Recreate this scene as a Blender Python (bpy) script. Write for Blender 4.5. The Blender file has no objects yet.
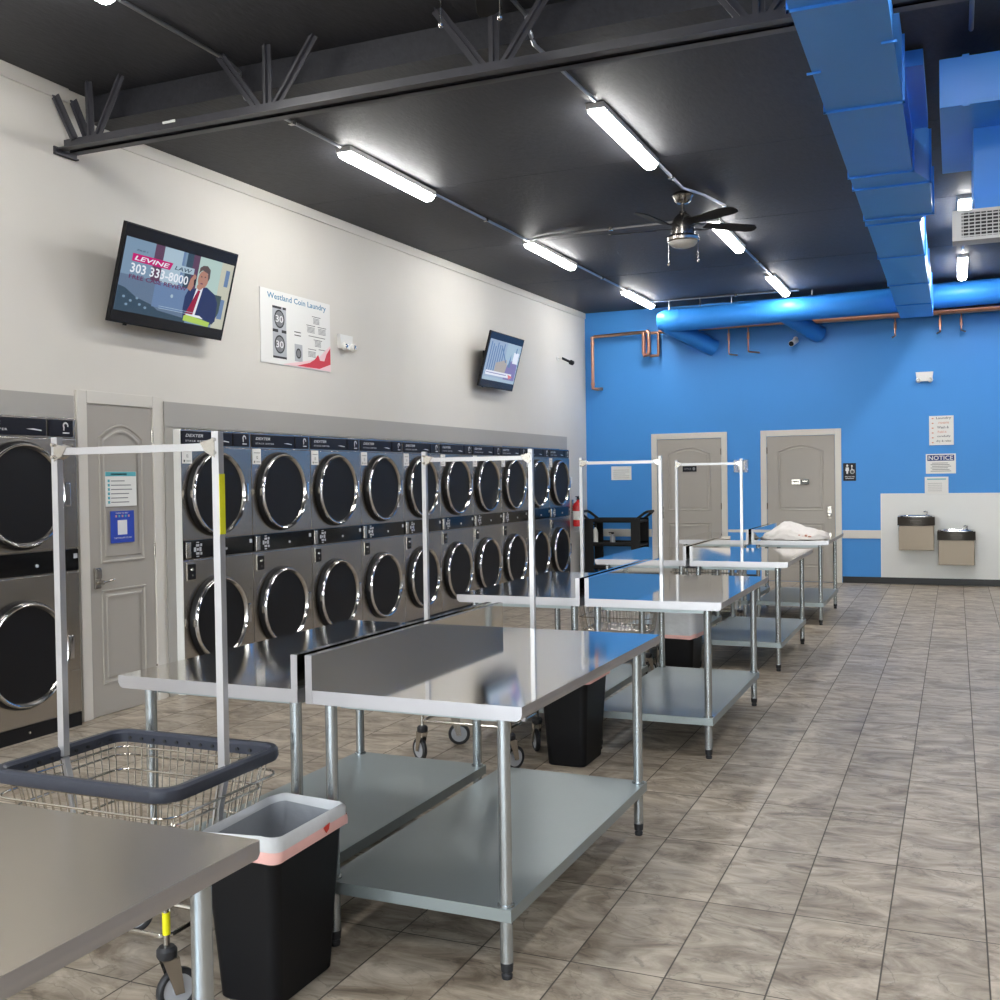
import bpy, bmesh, math, random
from mathutils import Vector, Matrix, noise
random.seed(7)
C = bpy.context.scene.collection
PI = math.pi
D = 15.77          # back wall
W = -5.28          # left wall
XR = 2.9           # right wall
YF = -4.2          # front wall
XS = -6.7          # unseen enclosure added behind the dryers against light leaks
def ceil(y): return 3.95 + .0136*(y-5.47)
ZN = 4.12          # ceiling nearer than the joist

# ------------------------------------------------------------------ materials
def lin(c):
    return tuple(((v/12.92) if v <= .04045 else ((v+.055)/1.055)**2.4) for v in c)
def col(r, g, b): return lin((r/255, g/255, b/255)) + (1,)
def mat(name, c, rough=.5, metal=0, emit=None, es=1, spec=None, var=0, vscale=8, bump=0, bscale=60, stretch=None, rvar=0, trans=0, coat=0, aniso=0):
    m = bpy.data.materials.new(name); m.use_nodes = True
    nt = m.node_tree; b = nt.nodes['Principled BSDF']
    b.inputs['Base Color'].default_value = c; b.inputs['Roughness'].default_value = rough
    b.inputs['Metallic'].default_value = metal
    if spec is not None: b.inputs['Specular IOR Level'].default_value = spec
    if trans: b.inputs['Transmission Weight'].default_value = trans
    if coat: b.inputs['Coat Weight'].default_value = coat; b.inputs['Coat Roughness'].default_value = .05
    if aniso: b.inputs['Anisotropic'].default_value = aniso
    if emit is not None:
        b.inputs['Emission Color'].default_value = emit; b.inputs['Emission Strength'].default_value = es
    if var or bump or rvar:
        tc = nt.nodes.new('ShaderNodeTexCoord'); mp = nt.nodes.new('ShaderNodeMapping')
        nt.links.new(tc.outputs['Object'], mp.inputs['Vector'])
        if stretch: mp.inputs['Scale'].default_value = stretch
        if var or rvar:
            n = nt.nodes.new('ShaderNodeTexNoise'); n.inputs['Scale'].default_value = vscale; n.inputs['Detail'].default_value = 5
            nt.links.new(mp.outputs['Vector'], n.inputs['Vector'])
        if var:
            mx = nt.nodes.new('ShaderNodeMix'); mx.data_type = 'RGBA'
            mx.inputs[6].default_value = tuple(max(0, v*(1-var)) for v in c[:3]) + (1,)
            mx.inputs[7].default_value = tuple(min(1, v*(1+var)) for v in c[:3]) + (1,)
            nt.links.new(n.outputs['Fac'], mx.inputs[0]); nt.links.new(mx.outputs[2], b.inputs['Base Color'])
        if rvar:
            mr = nt.nodes.new('ShaderNodeMapRange'); mr.inputs['From Min'].default_value = .3; mr.inputs['From Max'].default_value = .7
            mr.inputs['To Min'].default_value = max(.02, rough-rvar); mr.inputs['To Max'].default_value = rough+rvar
            nt.links.new(n.outputs['Fac'], mr.inputs['Value']); nt.links.new(mr.outputs['Result'], b.inputs['Roughness'])
        if bump:
            n2 = nt.nodes.new('ShaderNodeTexNoise'); n2.inputs['Scale'].default_value = bscale; n2.inputs['Detail'].default_value = 3
            nt.links.new(mp.outputs['Vector'], n2.inputs['Vector'])
            bp = nt.nodes.new('ShaderNodeBump'); bp.inputs['Strength'].default_value = bump; bp.inputs['Distance'].default_value = .01
            nt.links.new(n2.outputs['Fac'], bp.inputs['Height']); nt.links.new(bp.outputs['Normal'], b.inputs['Normal'])
    return m
M = {}
M['wall'] = mat('off_white_paint', col(216, 212, 205), .55, var=.02, vscale=3, bump=.05, bscale=120)
M['wallgrey'] = mat('grey_reflection_wall', col(104, 102, 101), .5, var=.03, vscale=2)
M['blue'] = mat('blue_wall_paint', col(64, 146, 224), .5, var=.03, vscale=2, bump=.05, bscale=120)
M['bluegloss'] = mat('blue_duct_paint', col(74, 156, 250), .34, spec=.3, var=.04, vscale=5, bump=.08, bscale=14)
M['bluepipe'] = mat('blue_pipe_paint', col(52, 134, 220), .38, spec=.25, var=.04, vscale=5)
M['grey'] = mat('grey_door_paint', col(168, 163, 156), .4, var=.02, vscale=6, bump=.04, bscale=90)
M['bulk'] = mat('grey_infill_paint', col(170, 167, 162), .5, var=.02, vscale=4)
M['casing'] = mat('casing_paint', col(214, 210, 203), .35)
M['ceil'] = mat('black_ceiling_paint', col(50, 51, 57), .62, var=.35, vscale=26, bump=.3, bscale=45, stretch=(1, .35, 1))
M['steelpaint'] = mat('charcoal_joist_paint', col(66, 66, 72), .4, var=.2, vscale=12)
M['base'] = mat('black_rubber_base', col(22, 23, 27), .45)
M['ss'] = mat('brushed_stainless', col(226, 223, 216), .065, 1)
M['ssworn'] = mat('scuffed_stainless', col(184, 177, 167), .22, 1)
M['sslip'] = mat('stainless_edge', col(182, 181, 185), .4, .9)
M['dryer'] = mat('dryer_stainless', col(182, 176, 168), .27, 1)
M['galv'] = mat('galvanised_steel', col(180, 186, 189), .27, .85)
M['galvshelf'] = mat('galvanised_shelf', col(156, 166, 168), .38, .75, var=.05, vscale=3)
M['chrome'] = mat('chrome', col(215, 215, 217), .09, 1)
M['satin'] = mat('satin_nickel', col(190, 186, 180), .25, 1)
M['ringsatin'] = mat('spun_steel_ring', col(176, 172, 166), .2, 1)
M['whitebar'] = mat('bright_zinc_tube', col(196, 196, 200), .34, .75)
M['dglass'] = mat('dark_door_glass', col(6, 9, 10), .02, 0, spec=.75)
M['black'] = mat('black_plastic', col(17, 17, 20), .45, spec=.3)
M['blackgloss'] = mat('black_gloss_panel', col(8, 8, 11), .12)
M['navy'] = mat('navy_black_panel', col(14, 15, 28), .4, spec=.3)
M['bumper'] = mat('slate_vinyl_bumper', col(52, 56, 68), .4, bump=.1, bscale=30)
M['wire'] = mat('chromed_wire', col(200, 197, 190), .2, 1)
M['rubber'] = mat('dark_rubber', col(35, 36, 40), .5)
M['wheelgrey'] = mat('grey_wheel_core', col(175, 178, 184), .4)
M['bin'] = mat('black_bin_plastic', col(9, 10, 14), .5, spec=.25)
M['liner'] = mat('white_bin_liner', col(205, 208, 212), .3, var=.08, vscale=14, bump=.5, bscale=18)
M['linershade'] = mat('shaded_liner_inside', col(142, 146, 152), .35, var=.15, vscale=10, bump=.6, bscale=16)  # darker copy of the white liner, shade inside the bag painted in
M['band'] = mat('pink_drawstring', col(238, 188, 182), .4, var=.06, vscale=20)
M['redtag'] = mat('red_print', col(205, 60, 48), .5)
M['white'] = mat('white_plastic', col(232, 232, 230), .4)
M['paper'] = mat('white_paper', col(232, 232, 230), .6)
M['ink'] = mat('grey_ink', col(120, 122, 126), .6)
M['inkdark'] = mat('dark_ink', col(38, 38, 42), .6)
M['textwhite'] = mat('white_print', col(225, 225, 228), .5)
M['teal'] = mat('teal_print', col(92, 178, 190), .5)
M['bluepaper'] = mat('royal_blue_paper', col(38, 70, 178), .5)
M['titleblue'] = mat('title_blue_ink', col(64, 132, 168), .5)
M['red'] = mat('poster_red_ink', col(206, 40, 62), .5)
M['pinkl'] = mat('poster_pale_pink', col(240, 205, 210), .5)
M['noticeblue'] = mat('notice_navy', col(28, 52, 120), .5)
M['yellow'] = mat('yellow_tape', col(222, 218, 20), .45)
M['copper'] = mat('copper_pipe', col(200, 146, 122), .3, 1, var=.12, vscale=9)
M['conduit'] = mat('galvanised_conduit', col(165, 167, 172), .3, .9)
M['fridge'] = mat('taupe_steel_cabinet', col(136, 124, 110), .38, .5)
M['ftdark'] = mat('dark_bronze_trim', col(62, 58, 54), .35, .5)
M['extred'] = mat('extinguisher_red', col(196, 28, 34), .25)
M['frp'] = mat('white_wall_panel', col(222, 223, 222), .3)
M['cloth'] = mat('white_laundry_cloth', col(226, 220, 216), .75, var=.05, vscale=9, bump=.5, bscale=20)
M['clothprint'] = mat('faded_orange_print', col(214, 160, 142), .7)
M['frost'] = mat('frosted_glass_bowl', col(224, 222, 216), .35)
M['tube'] = mat('lit_tube_diffuser', col(255, 255, 255), .4, emit=(1, .985, .95, 1), es=44)
M['bladewood'] = mat('black_fan_blade', col(22, 21, 22), .6, spec=.2)
M['grille'] = mat('grey_grille_metal', col(186, 187, 188), .35, .3)
M['grilleshade'] = mat('grille_slot_shade', col(30, 31, 34), .6)
M['clear'] = mat('clear_plastic', col(235, 240, 245), .1); M['clear'].node_tree.nodes['Principled BSDF'].inputs['Alpha'].default_value = .22
M['asphalt'] = mat('asphalt', col(112, 112, 112), .9, var=.1)
def scr(name, r, g, b, e=.62):
    c = col(r, g, b); M[name] = mat(name, (.01, .01, .012, 1), .25, emit=c, es=e)

# floor: 0.309 x 0.63 stone-look tile in a straight grid
def floor_mat():
    m = bpy.data.materials.new('stone_look_tile'); m.use_nodes = True; nt = m.node_tree; N = nt.nodes; L = nt.links
    b = N['Principled BSDF']
    tc = N.new('ShaderNodeTexCoord'); sep = N.new('ShaderNodeSeparateXYZ'); L.new(tc.outputs['Object'], sep.inputs[0])
    def mth(op, a, bb=None, c=None):
        n = N.new('ShaderNodeMath'); n.operation = op
        for i, v in enumerate((a, bb, c)):
            if v is None: continue
            if isinstance(v, (int, float)): n.inputs[i].default_value = v
            else: L.new(v, n.inputs[i])
        return n.outputs[0]
    u = mth('DIVIDE', mth('ADD', sep.outputs[0], .222), .309); v = mth('DIVIDE', mth('SUBTRACT', sep.outputs[1], 3.20), .63)
    fu = mth('FRACT', u); fv = mth('FRACT', v); iu = mth('FLOOR', u); iv = mth('FLOOR', v)
    du = mth('MULTIPLY', mth('MINIMUM', fu, mth('SUBTRACT', 1, fu)), .309)
    dv = mth('MULTIPLY', mth('MINIMUM', fv, mth('SUBTRACT', 1, fv)), .63)
    dist = mth('MINIMUM', du, dv)
    grout = N.new('ShaderNodeMapRange'); grout.inputs['From Min'].default_value = .0017; grout.inputs['From Max'].default_value = .0034
    L.new(dist, grout.inputs['Value'])
    cmb = N.new('ShaderNodeCombineXYZ'); L.new(iu, cmb.inputs[0]); L.new(iv, cmb.inputs[1])
    wn = N.new('ShaderNodeTexWhiteNoise'); wn.noise_dimensions = '3D'; L.new(cmb.outputs[0], wn.inputs['Vector'])
    off = N.new('ShaderNodeVectorMath'); off.operation = 'SCALE'; off.inputs['Scale'].default_value = 40; L.new(wn.outputs['Color'], off.inputs[0])
    add = N.new('ShaderNodeVectorMath'); add.operation = 'ADD'; L.new(tc.outputs['Object'], add.inputs[0]); L.new(off.outputs[0], add.inputs[1])
    mp = N.new('ShaderNodeMapping'); mp.inputs['Scale'].default_value = (1.3, 2.5, 1); mp.inputs['Rotation'].default_value = (0, 0, .35); L.new(add.outputs[0], mp.inputs['Vector'])
    n1 = N.new('ShaderNodeTexNoise'); n1.inputs['Scale'].default_value = 2.6; n1.inputs['Detail'].default_value = 9; n1.inputs['Roughness'].default_value = .66; n1.inputs['Distortion'].default_value = 1.3; L.new(mp.outputs[0], n1.inputs['Vector'])
    r1 = N.new('ShaderNodeValToRGB'); e = r1.color_ramp.elements
    e[0].position = .32; e[0].color = col(110, 97, 83); e[1].position = .70; e[1].color = col(202, 191, 175)
    x = r1.color_ramp.elements.new(.44); x.color = col(148, 135, 119)
    x = r1.color_ramp.elements.new(.56); x.color = col(176, 164, 147)
    L.new(n1.outputs['Fac'], r1.inputs[0])
    # thin dark veins
    n2 = N.new('ShaderNodeTexNoise'); n2.inputs['Scale'].default_value = 1.7; n2.inputs['Detail'].default_value = 6; n2.inputs['Distortion'].default_value = 1.6; L.new(mp.outputs[0], n2.inputs['Vector'])
    vein = N.new('ShaderNodeMapRange'); vein.inputs['From Min'].default_value = 0; vein.inputs['From Max'].default_value = .012
    vein.inputs['To Min'].default_value = .64; vein.inputs['To Max'].default_value = 1
    L.new(mth('ABSOLUTE', mth('SUBTRACT', n2.outputs['Fac'], .5)), vein.inputs['Value'])
    sp = N.new('ShaderNodeSeparateColor'); L.new(wn.outputs['Color'], sp.inputs[0])
    tone = mth('ADD', mth('MULTIPLY', sp.outputs[1], .16), .90)
    k = mth('MULTIPLY', tone, vein.outputs[0])
    sc = N.new('ShaderNodeVectorMath'); sc.operation = 'SCALE'; L.new(r1.outputs[0], sc.inputs[0]); L.new(k, sc.inputs['Scale'])
    mx = N.new('ShaderNodeMix'); mx.data_type = 'RGBA'; mx.inputs[6].default_value = col(78, 72, 66)
    L.new(grout.outputs[0], mx.inputs[0]); L.new(sc.outputs[0], mx.inputs[7]); L.new(mx.outputs[2], b.inputs['Base Color'])
    rr = N.new('ShaderNodeMapRange'); rr.inputs['To Min'].default_value = .7; rr.inputs['To Max'].default_value = .42; L.new(grout.outputs[0], rr.inputs['Value'])
    L.new(rr.outputs[0], b.inputs['Roughness'])
    bp = N.new('ShaderNodeBump'); bp.inputs['Strength'].default_value = .5; bp.inputs['Distance'].default_value = .003
    L.new(mth('ADD', grout.outputs[0], mth('MULTIPLY', n1.outputs['Fac'], .25)), bp.inputs['Height']); L.new(bp.outputs[0], b.inputs['Normal'])
    return m
M['floor'] = floor_mat()

# ------------------------------------------------------------------ mesh builder
class MB:
    def __init__(s): s.v = []; s.f = []; s.m = []; s.mi = 0; s.T = Matrix.Identity(4)
    def add(s, vs, fs, mi=None):
        o = len(s.v); s.v += [tuple(s.T @ Vector(v)) for v in vs]
        for f in fs: s.f.append([i+o for i in f]); s.m.append(s.mi if mi is None else mi)
        return s
    def box(s, x0, x1, y0, y1, z0, z1, bev=0, mi=None, seg=2):
        if bev <= 0:
            vs = [(x, y, z) for x in (x0, x1) for y in (y0, y1) for z in (z0, z1)]
            fs = [(0, 1, 3, 2), (4, 6, 7, 5), (0, 4, 5, 1), (2, 3, 7, 6), (0, 2, 6, 4), (1, 5, 7, 3)]
            return s.add(vs, fs, mi)
        bm = bmesh.new(); bmesh.ops.create_cube(bm, size=1)
        for v in bm.verts:
            v.co = Vector(((x0+x1)/2+v.co.x*(x1-x0), (y0+y1)/2+v.co.y*(y1-y0), (z0+z1)/2+v.co.z*(z1-z0)))
        bmesh.ops.bevel(bm, geom=bm.edges[:], offset=bev, segments=seg, affect='EDGES', profile=.5)
        bm.verts.index_update()
        s.add([v.co[:] for v in bm.verts], [[v.index for v in f.verts] for f in bm.faces], mi); bm.free(); return s
    def cyl(s, a, b, r, n=16, r2=None, mi=None, caps=True):
        a = Vector(a); b = Vector(b); d = (b-a).normalized()
        u = d.orthogonal().normalized(); w = d.cross(u); r2 = r if r2 is None else r2
        vs = []
        for p, q in ((a, r), (b, r2)):
            for i in range(n):
                t = 2*PI*i/n; vs.append(p+u*math.cos(t)*q+w*math.sin(t)*q)
        fs = [(i, (i+1) % n, n+(i+1) % n, n+i) for i in range(n)]
        if caps: fs += [list(range(n))[::-1], list(range(n, 2*n))]
        return s.add(vs, fs, mi)
    def tube(s, pts, r, n=10, closed=False, mi=None, sq=False, radii=None):
        pts = [Vector(p) for p in pts]; N = len(pts); up = None; vs = []; ang0 = PI/4 if sq else 0
        if sq: n = 4; r = r*math.sqrt(2)
        for i, p in enumerate(pts):
            if closed: d = (pts[(i+1) % N]-pts[i-1]).normalized()
            else:
                d1 = (pts[min(i+1, N-1)]-pts[max(i, 0) if i < N-1 else N-2]); d0 = (p-pts[i-1]) if i else d1
                if i == N-1: d1 = d0
                d = (d1.normalized()+d0.normalized()).normalized()
            if up is None: up = d.orthogonal().normalized() if not sq else (Vector((0, 0, 1)).cross(d).normalized() if abs(d.z) < .9 else Vector((1, 0, 0)))
            u = (up-d*up.dot(d)).normalized(); up = u; w = d.cross(u); q = radii[i] if radii else r
            for k in range(n):
                t = 2*PI*k/n+ang0; vs.append(p+u*math.cos(t)*q+w*math.sin(t)*q)
        fs = []
        for i in range(N if closed else N-1):
            j = (i+1) % N
            for k in range(n): fs.append((i*n+k, i*n+(k+1) % n, j*n+(k+1) % n, j*n+k))
        if not closed: fs += [list(range(n))[::-1], [(N-1)*n+k for k in range(n)]]
        return s.add(vs, fs, mi)
    def lathe(s, prof, n=32, axis='z', c=(0, 0, 0), mi=None, mis=None):
        # prof: (radius, height); axis direction + origin
        vs = []; c = Vector(c)
        for r, h in prof:
            for i in range(n):
                t = 2*PI*i/n; a, b = r*math.cos(t), r*math.sin(t)
                vs.append(c+Vector({'z': (a, b, h), 'x': (h, a, b), 'y': (b, h, a)}[axis]))
        for j in range(len(prof)-1):
            o = len(s.v) if j == 0 else o
            if j == 0: s.v += [tuple(s.T @ v) for v in vs]
            for i in range(n):
                s.f.append([o+j*n+i, o+j*n+(i+1) % n, o+(j+1)*n+(i+1) % n, o+(j+1)*n+i]); s.m.append(mis[j] if mis else (s.mi if mi is None else mi))
        if prof[0][0] > 1e-5: s.f.append([o+i for i in range(n)][::-1]); s.m.append(mis[0] if mis else (s.mi if mi is None else mi))
        if prof[-1][0] > 1e-5: s.f.append([o+(len(prof)-1)*n+i for i in range(n)]); s.m.append(mis[-1] if mis else (s.mi if mi is None else mi))
        return s
    def prism(s, poly, ext, mi=None):
        # poly: list of 3D points (planar), ext: extrusion vector
        n = len(poly); e = Vector(ext); vs = [Vector(p) for p in poly]+[Vector(p)+e for p in poly]
        fs = [list(range(n))[::-1], list(range(n, 2*n))]+[(i, (i+1) % n, n+(i+1) % n, n+i) for i in range(n)]
        return s.add(vs, fs, mi)
    def ridge(s, path, nrm, prof, closed=True, mi=None):
        # moulding swept round a planar path; prof: (inward offset, height)
        path = [Vector(p) for p in path]; n = len(path); nrm = Vector(nrm).normalized(); vs = []
        for i in range(n):
            a = path[i-1]; b = path[i]; c_ = path[(i+1) % n]
            d0 = (b-a).normalized(); d1 = (c_-b).normalized()
            n0 = nrm.cross(d0); n1 = nrm.cross(d1); mt = (n0+n1).normalized(); k = 1/max(.3, mt.dot(n0))
            for o, h in prof: vs.append(b+mt*o*k+nrm*h)
        m = len(prof); fs = []
        for i in range(n):
            j = (i+1) % n
            for q in range(m-1): fs.append((i*m+q, j*m+q, j*m+q+1, i*m+q+1))
        return s.add(vs, fs, mi)
    def text(s, body, o, ux, uy, w, h, lift=0, mi=None, depth=0, shear=0, space=1):
        # lettering fitted in a w x h box with lower-left corner o
        cu = bpy.data.curves.new('t', 'FONT'); cu.body = body; cu.size = 1; cu.space_character = space; cu.resolution_u = 2; cu.shear = shear; cu.offset = .014
        ob = bpy.data.objects.new('t', cu); me = bpy.data.meshes.new_from_object(ob)
        xs = [v.co.x for v in me.vertices]; ys = [v.co.y for v in me.vertices]
        if xs:
            x0, x1, y0, y1 = min(xs), max(xs), min(ys), max(ys); ux = Vector(ux); uy = Vector(uy); nn = ux.cross(uy); o = Vector(o)
            vs = [o+ux*((v.co.x-x0)/(x1-x0)*w)+uy*((v.co.y-y0)/(y1-y0)*h)+nn*lift for v in me.vertices]
            s.add(vs, [list(p.vertices) for p in me.polygons], mi)
        bpy.data.objects.remove(ob); bpy.data.meshes.remove(me); bpy.data.curves.remove(cu); return s
    def quad(s, o, ux, uy, u0, u1, v0, v1, lift=0, mi=None):
        o = Vector(o); ux = Vector(ux); uy = Vector(uy); nn = ux.cross(uy)*lift
        return s.add([o+ux*a+uy*b+nn for a, b in ((u0, v0), (u1, v0), (u1, v1), (u0, v1))], [(0, 1, 2, 3)], mi)
    def poly(s, o, ux, uy, pts, lift=0, mi=None):
        o = Vector(o); ux = Vector(ux); uy = Vector(uy); nn = ux.cross(uy)*lift
        return s.add([o+ux*a+uy*b+nn for a, b in pts], [list(range(len(pts)))], mi)
    def disc(s, o, ux, uy, cx, cy, rx, ry, lift=0, mi=None, n=24):
        return s.poly(o, ux, uy, [(cx+rx*math.cos(2*PI*i/n), cy+ry*math.sin(2*PI*i/n)) for i in range(n)], lift, mi)
    def build(s, name, mats, parent=None, loc=(0, 0, 0), ang=35, rotz=0, wn=True):
        me = bpy.data.meshes.new(name); me.from_pydata([tuple(v) for v in s.v], [], s.f)
        if not isinstance(mats, (list, tuple)): mats = [mats]
        for m in mats: me.materials.append(M[m])
        me.polygons.foreach_set('material_index', s.m); me.polygons.foreach_set('use_smooth', [True]*len(s.f))
        bm = bmesh.new(); bm.from_mesh(me); 
        if len(s.f) < 60000: bmesh.ops.recalc_face_normals(bm, faces=[f for f in bm.faces if True]) if s.recalc else None
        bm.to_mesh(me); bm.free()
        me.set_sharp_from_angle(angle=math.radians(ang)); me.update()
        o = bpy.data.objects.new(name, me); C.objects.link(o); o.location = loc; o.rotation_euler = (0, 0, rotz)
        if parent: o.parent = parent
        if wn and len(s.f) > 6:
            md = o.modifiers.new('weighted', 'WEIGHTED_NORMAL'); md.mode = 'FACE_AREA'; md.weight = 50; md.keep_sharp = True
        return o
    recalc = True
def flat(): m = MB(); m.recalc = False; return m

def thing(name, label, cat, loc=(0, 0, 0), rotz=0, group=None):
    o = bpy.data.objects.new(name, None); C.objects.link(o); o.location = loc; o.rotation_euler = (0, 0, rotz)
    o.empty_display_size = .1; o['label'] = label; o['category'] = cat
    if group: o['group'] = group
    return o
def tag(o, label, cat, group=None):
    o['label'] = label; o['category'] = cat
    if group: o['group'] = group
    return o
def struct(o, label=None):
    o['kind'] = 'structure'
    if label: o['label'] = label
    return o
def dup(root, loc, rotz=0, label=None):
    def rec(o, p):
        c = o.copy(); C.objects.link(c); c.parent = p
        for ch in kids[o.name]: rec(ch, c)
        return c
    kids = {}
    def walk(o):
        kids[o.name] = list(o.children)
        for ch in o.children: walk(ch)
    walk(root); r = rec(root, None); r.location = loc; r.rotation_euler = (0, 0, rotz)
    if label: r['label'] = label
    return r

# ------------------------------------------------------------------ camera
f = 1064.0
yaw, pitch, roll = math.radians(23.19), math.radians(-1.19), math.radians(-.85)
fw = Vector((-math.sin(yaw)*math.cos(pitch), math.cos(yaw)*math.cos(pitch), math.sin(pitch)))
rt = Vector((math.cos(yaw), math.sin(yaw), 0)); up = rt.cross(fw)
r2 = rt*math.cos(roll)+up*math.sin(roll); u2 = -rt*math.sin(roll)+up*math.cos(roll)
cam = bpy.data.objects.new('camera', bpy.data.cameras.new('camera')); C.objects.link(cam)
mw = Matrix((r2, u2, -fw)).transposed().to_4x4(); mw.translation = (0, 0, 1.56); cam.matrix_world = mw
cam.data.sensor_width = 36; cam.data.lens = f/1000*36; cam.data.clip_start = .05; cam.data.clip_end = 200
bpy.context.scene.camera = cam

# ------------------------------------------------------------------ setting
m = MB(); m.box(XS, XR, YF, D+.1, -.1, 0); struct(m.build('floor', 'floor'))
m = MB()
m.add([(XS, 5.47, ceil(5.47)), (XR, 5.47, ceil(5.47)), (XR, D+.1, ceil(D+.1)), (XS, D+.1, ceil(D+.1)),
       (XS, 5.47, 4.4), (XR, 5.47, 4.4), (XR, D+.1, 4.4), (XS, D+.1, 4.4)], [(0, 3, 2, 1), (4, 5, 6, 7), (0, 1, 5, 4), (2, 3, 7, 6), (0, 4, 7, 3), (1, 2, 6, 5)])
# ceiling board joints
for yy in (8.0, 10.4, 12.8): m.box(W, XR, yy-.003, yy+.003, ceil(yy)-.0015, ceil(yy)+.01)
struct(m.build('ceiling', 'ceil'))
m = MB(); m.box(XS, XR, YF-.1, 5.469, ZN, 4.4); struct(m.build('ceiling', 'ceil'))
# left wall with the opening for the dryers
m = MB(); H = 4.2; X0 = W-.1
m.box(X0, W, YF, 4.0, 0, H); m.box(X0, W, 4.0, 5.265, 1.99, H); m.box(X0, W, 5.265, 6.235, 0, H)
m.box(X0, W, 6.235, 14.81, 1.975, H); m.box(X0, W, 14.81, D, 0, H)
struct(m.build('wall_left', 'wall'))
m = MB(); m.box(XS-.1, XS, YF, D, 0, H); struct(m.build('wall_light_block', 'wall'))  # added unseen wall, keeps sky light out of the dryer gaps
m = MB(); m.box(XS, XR, D, D+.1, 0, H); struct(m.build('wall_back', 'blue'))
m = MB(); m.box(XR, XR+.1, YF, D, 0, H); struct(m.build('wall_right', 'wallgrey'))  # unseen wall, set close and grey to darken the steel reflections
# unseen front wall, shop windows guessed and added for daylight
m = MB(); wins = [(-5.0, -2.6), (-2.5, -.05), (.05, 2.6)]
m.box(XS, XR, YF-.1, YF, 0, .25); m.box(XS, XR, YF-.1, YF, 3.4, H)
xs = [XS]+[v for w_ in wins for v in w_]+[XR]
for i in range(0, len(xs), 2): m.box(xs[i], xs[i+1], YF-.1, YF, .25, 3.4)
struct(m.build('wall_front', 'wall'))
for k, (a, b) in enumerate(wins):
    m = MB()
    for x0, x1, z0, z1 in ((a, a+.05, .25, 3.4), (b-.05, b, .25, 3.4), (a+.05, b-.05, .25, .3), (a+.05, b-.05, 3.35, 3.4), ((a+b)/2-.025, (a+b)/2+.025, .3, 3.35)):
        m.box(x0, x1, YF-.08, YF-.02, z0, z1)
    struct(m.build('window_%d' % (k+1), 'black'))
m = MB(); m.box(-30, 30, -40, YF-.1, -.2, -.05); struct(m.build('ground', 'asphalt'))
# cove trim along the left wall
m = MB()
m.add([(W, 5.47, ceil(5.47)-.085), (W, D, ceil(D)-.085), (W+.014, D, ceil(D)-.085), (W+.014, 5.47, ceil(5.47)-.085),
       (W, 5.47, ceil(5.47)), (W, D, ceil(D)), (W+.014, D, ceil(D)), (W+.014, 5.47, ceil(5.47))], [(0, 1, 2, 3), (4, 7, 6, 5), (0, 4, 5, 1), (3, 2, 6, 7), (0, 3, 7, 4), (1, 5, 6, 2)])
m.box(W, W+.014, YF, 5.3, ZN-.09, ZN)
struct(m.build('trim_1', 'wall'))
# grey infill round the dryer openings
m = MB()
m.box(W+.001, W+.012, 4.0, 5.285, 1.97, 2.135); m.box(W+.001, W+.012, 6.145, 14.84, 1.965, 2.15); m.box(W+.001, W+.012, 6.145, 6.232, 0, 1.97)
m.box(W+.001, W+.012, 14.8, 14.84, 0, 1.97); m.box(W+.001, W+.012, 5.25, 5.285, 0, 1.975)
struct(m.build('trim_2', 'bulk'))
# baseboards, chair rail, fountain panel
m = MB(); m.box(-1.478, XR, D-.012, D, 0, .092, .003); m.box(W, -4.25, D-.012, D, 0, .092, .003); m.box(-3.09, -2.64, D-.012, D, 0, .092, .003); struct(m.build('baseboard_back', 'base'))
m = MB(); m.box(W, W+.012, 14.84, D, 0, .092, .003); struct(m.build('baseboard_left', 'base'))
m = MB(); m.box(-1.478, -.965, D-.018, D, .632, .748, .005); m.box(W, -4.25, D-.018, D, .632, .748, .005); m.box(-3.09, -2.64, D-.018, D, .632, .748, .005); m.box(W, W+.018, 14.84, D-.018, .62, .735, .005)
struct(m.build('trim_3', 'casing'))
m = MB(); m.box(-.955, XR, D-.012, D-.001, .092, 1.255); struct(m.build('trim_4', 'frp'))
m = MB(); m.box(-.965, -.95, D-.016, D-.001, .092, 1.262); m.box(-.95, XR, D-.016, D-.001, 1.252, 1.262); struct(m.build('trim_5', 'white'))

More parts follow.
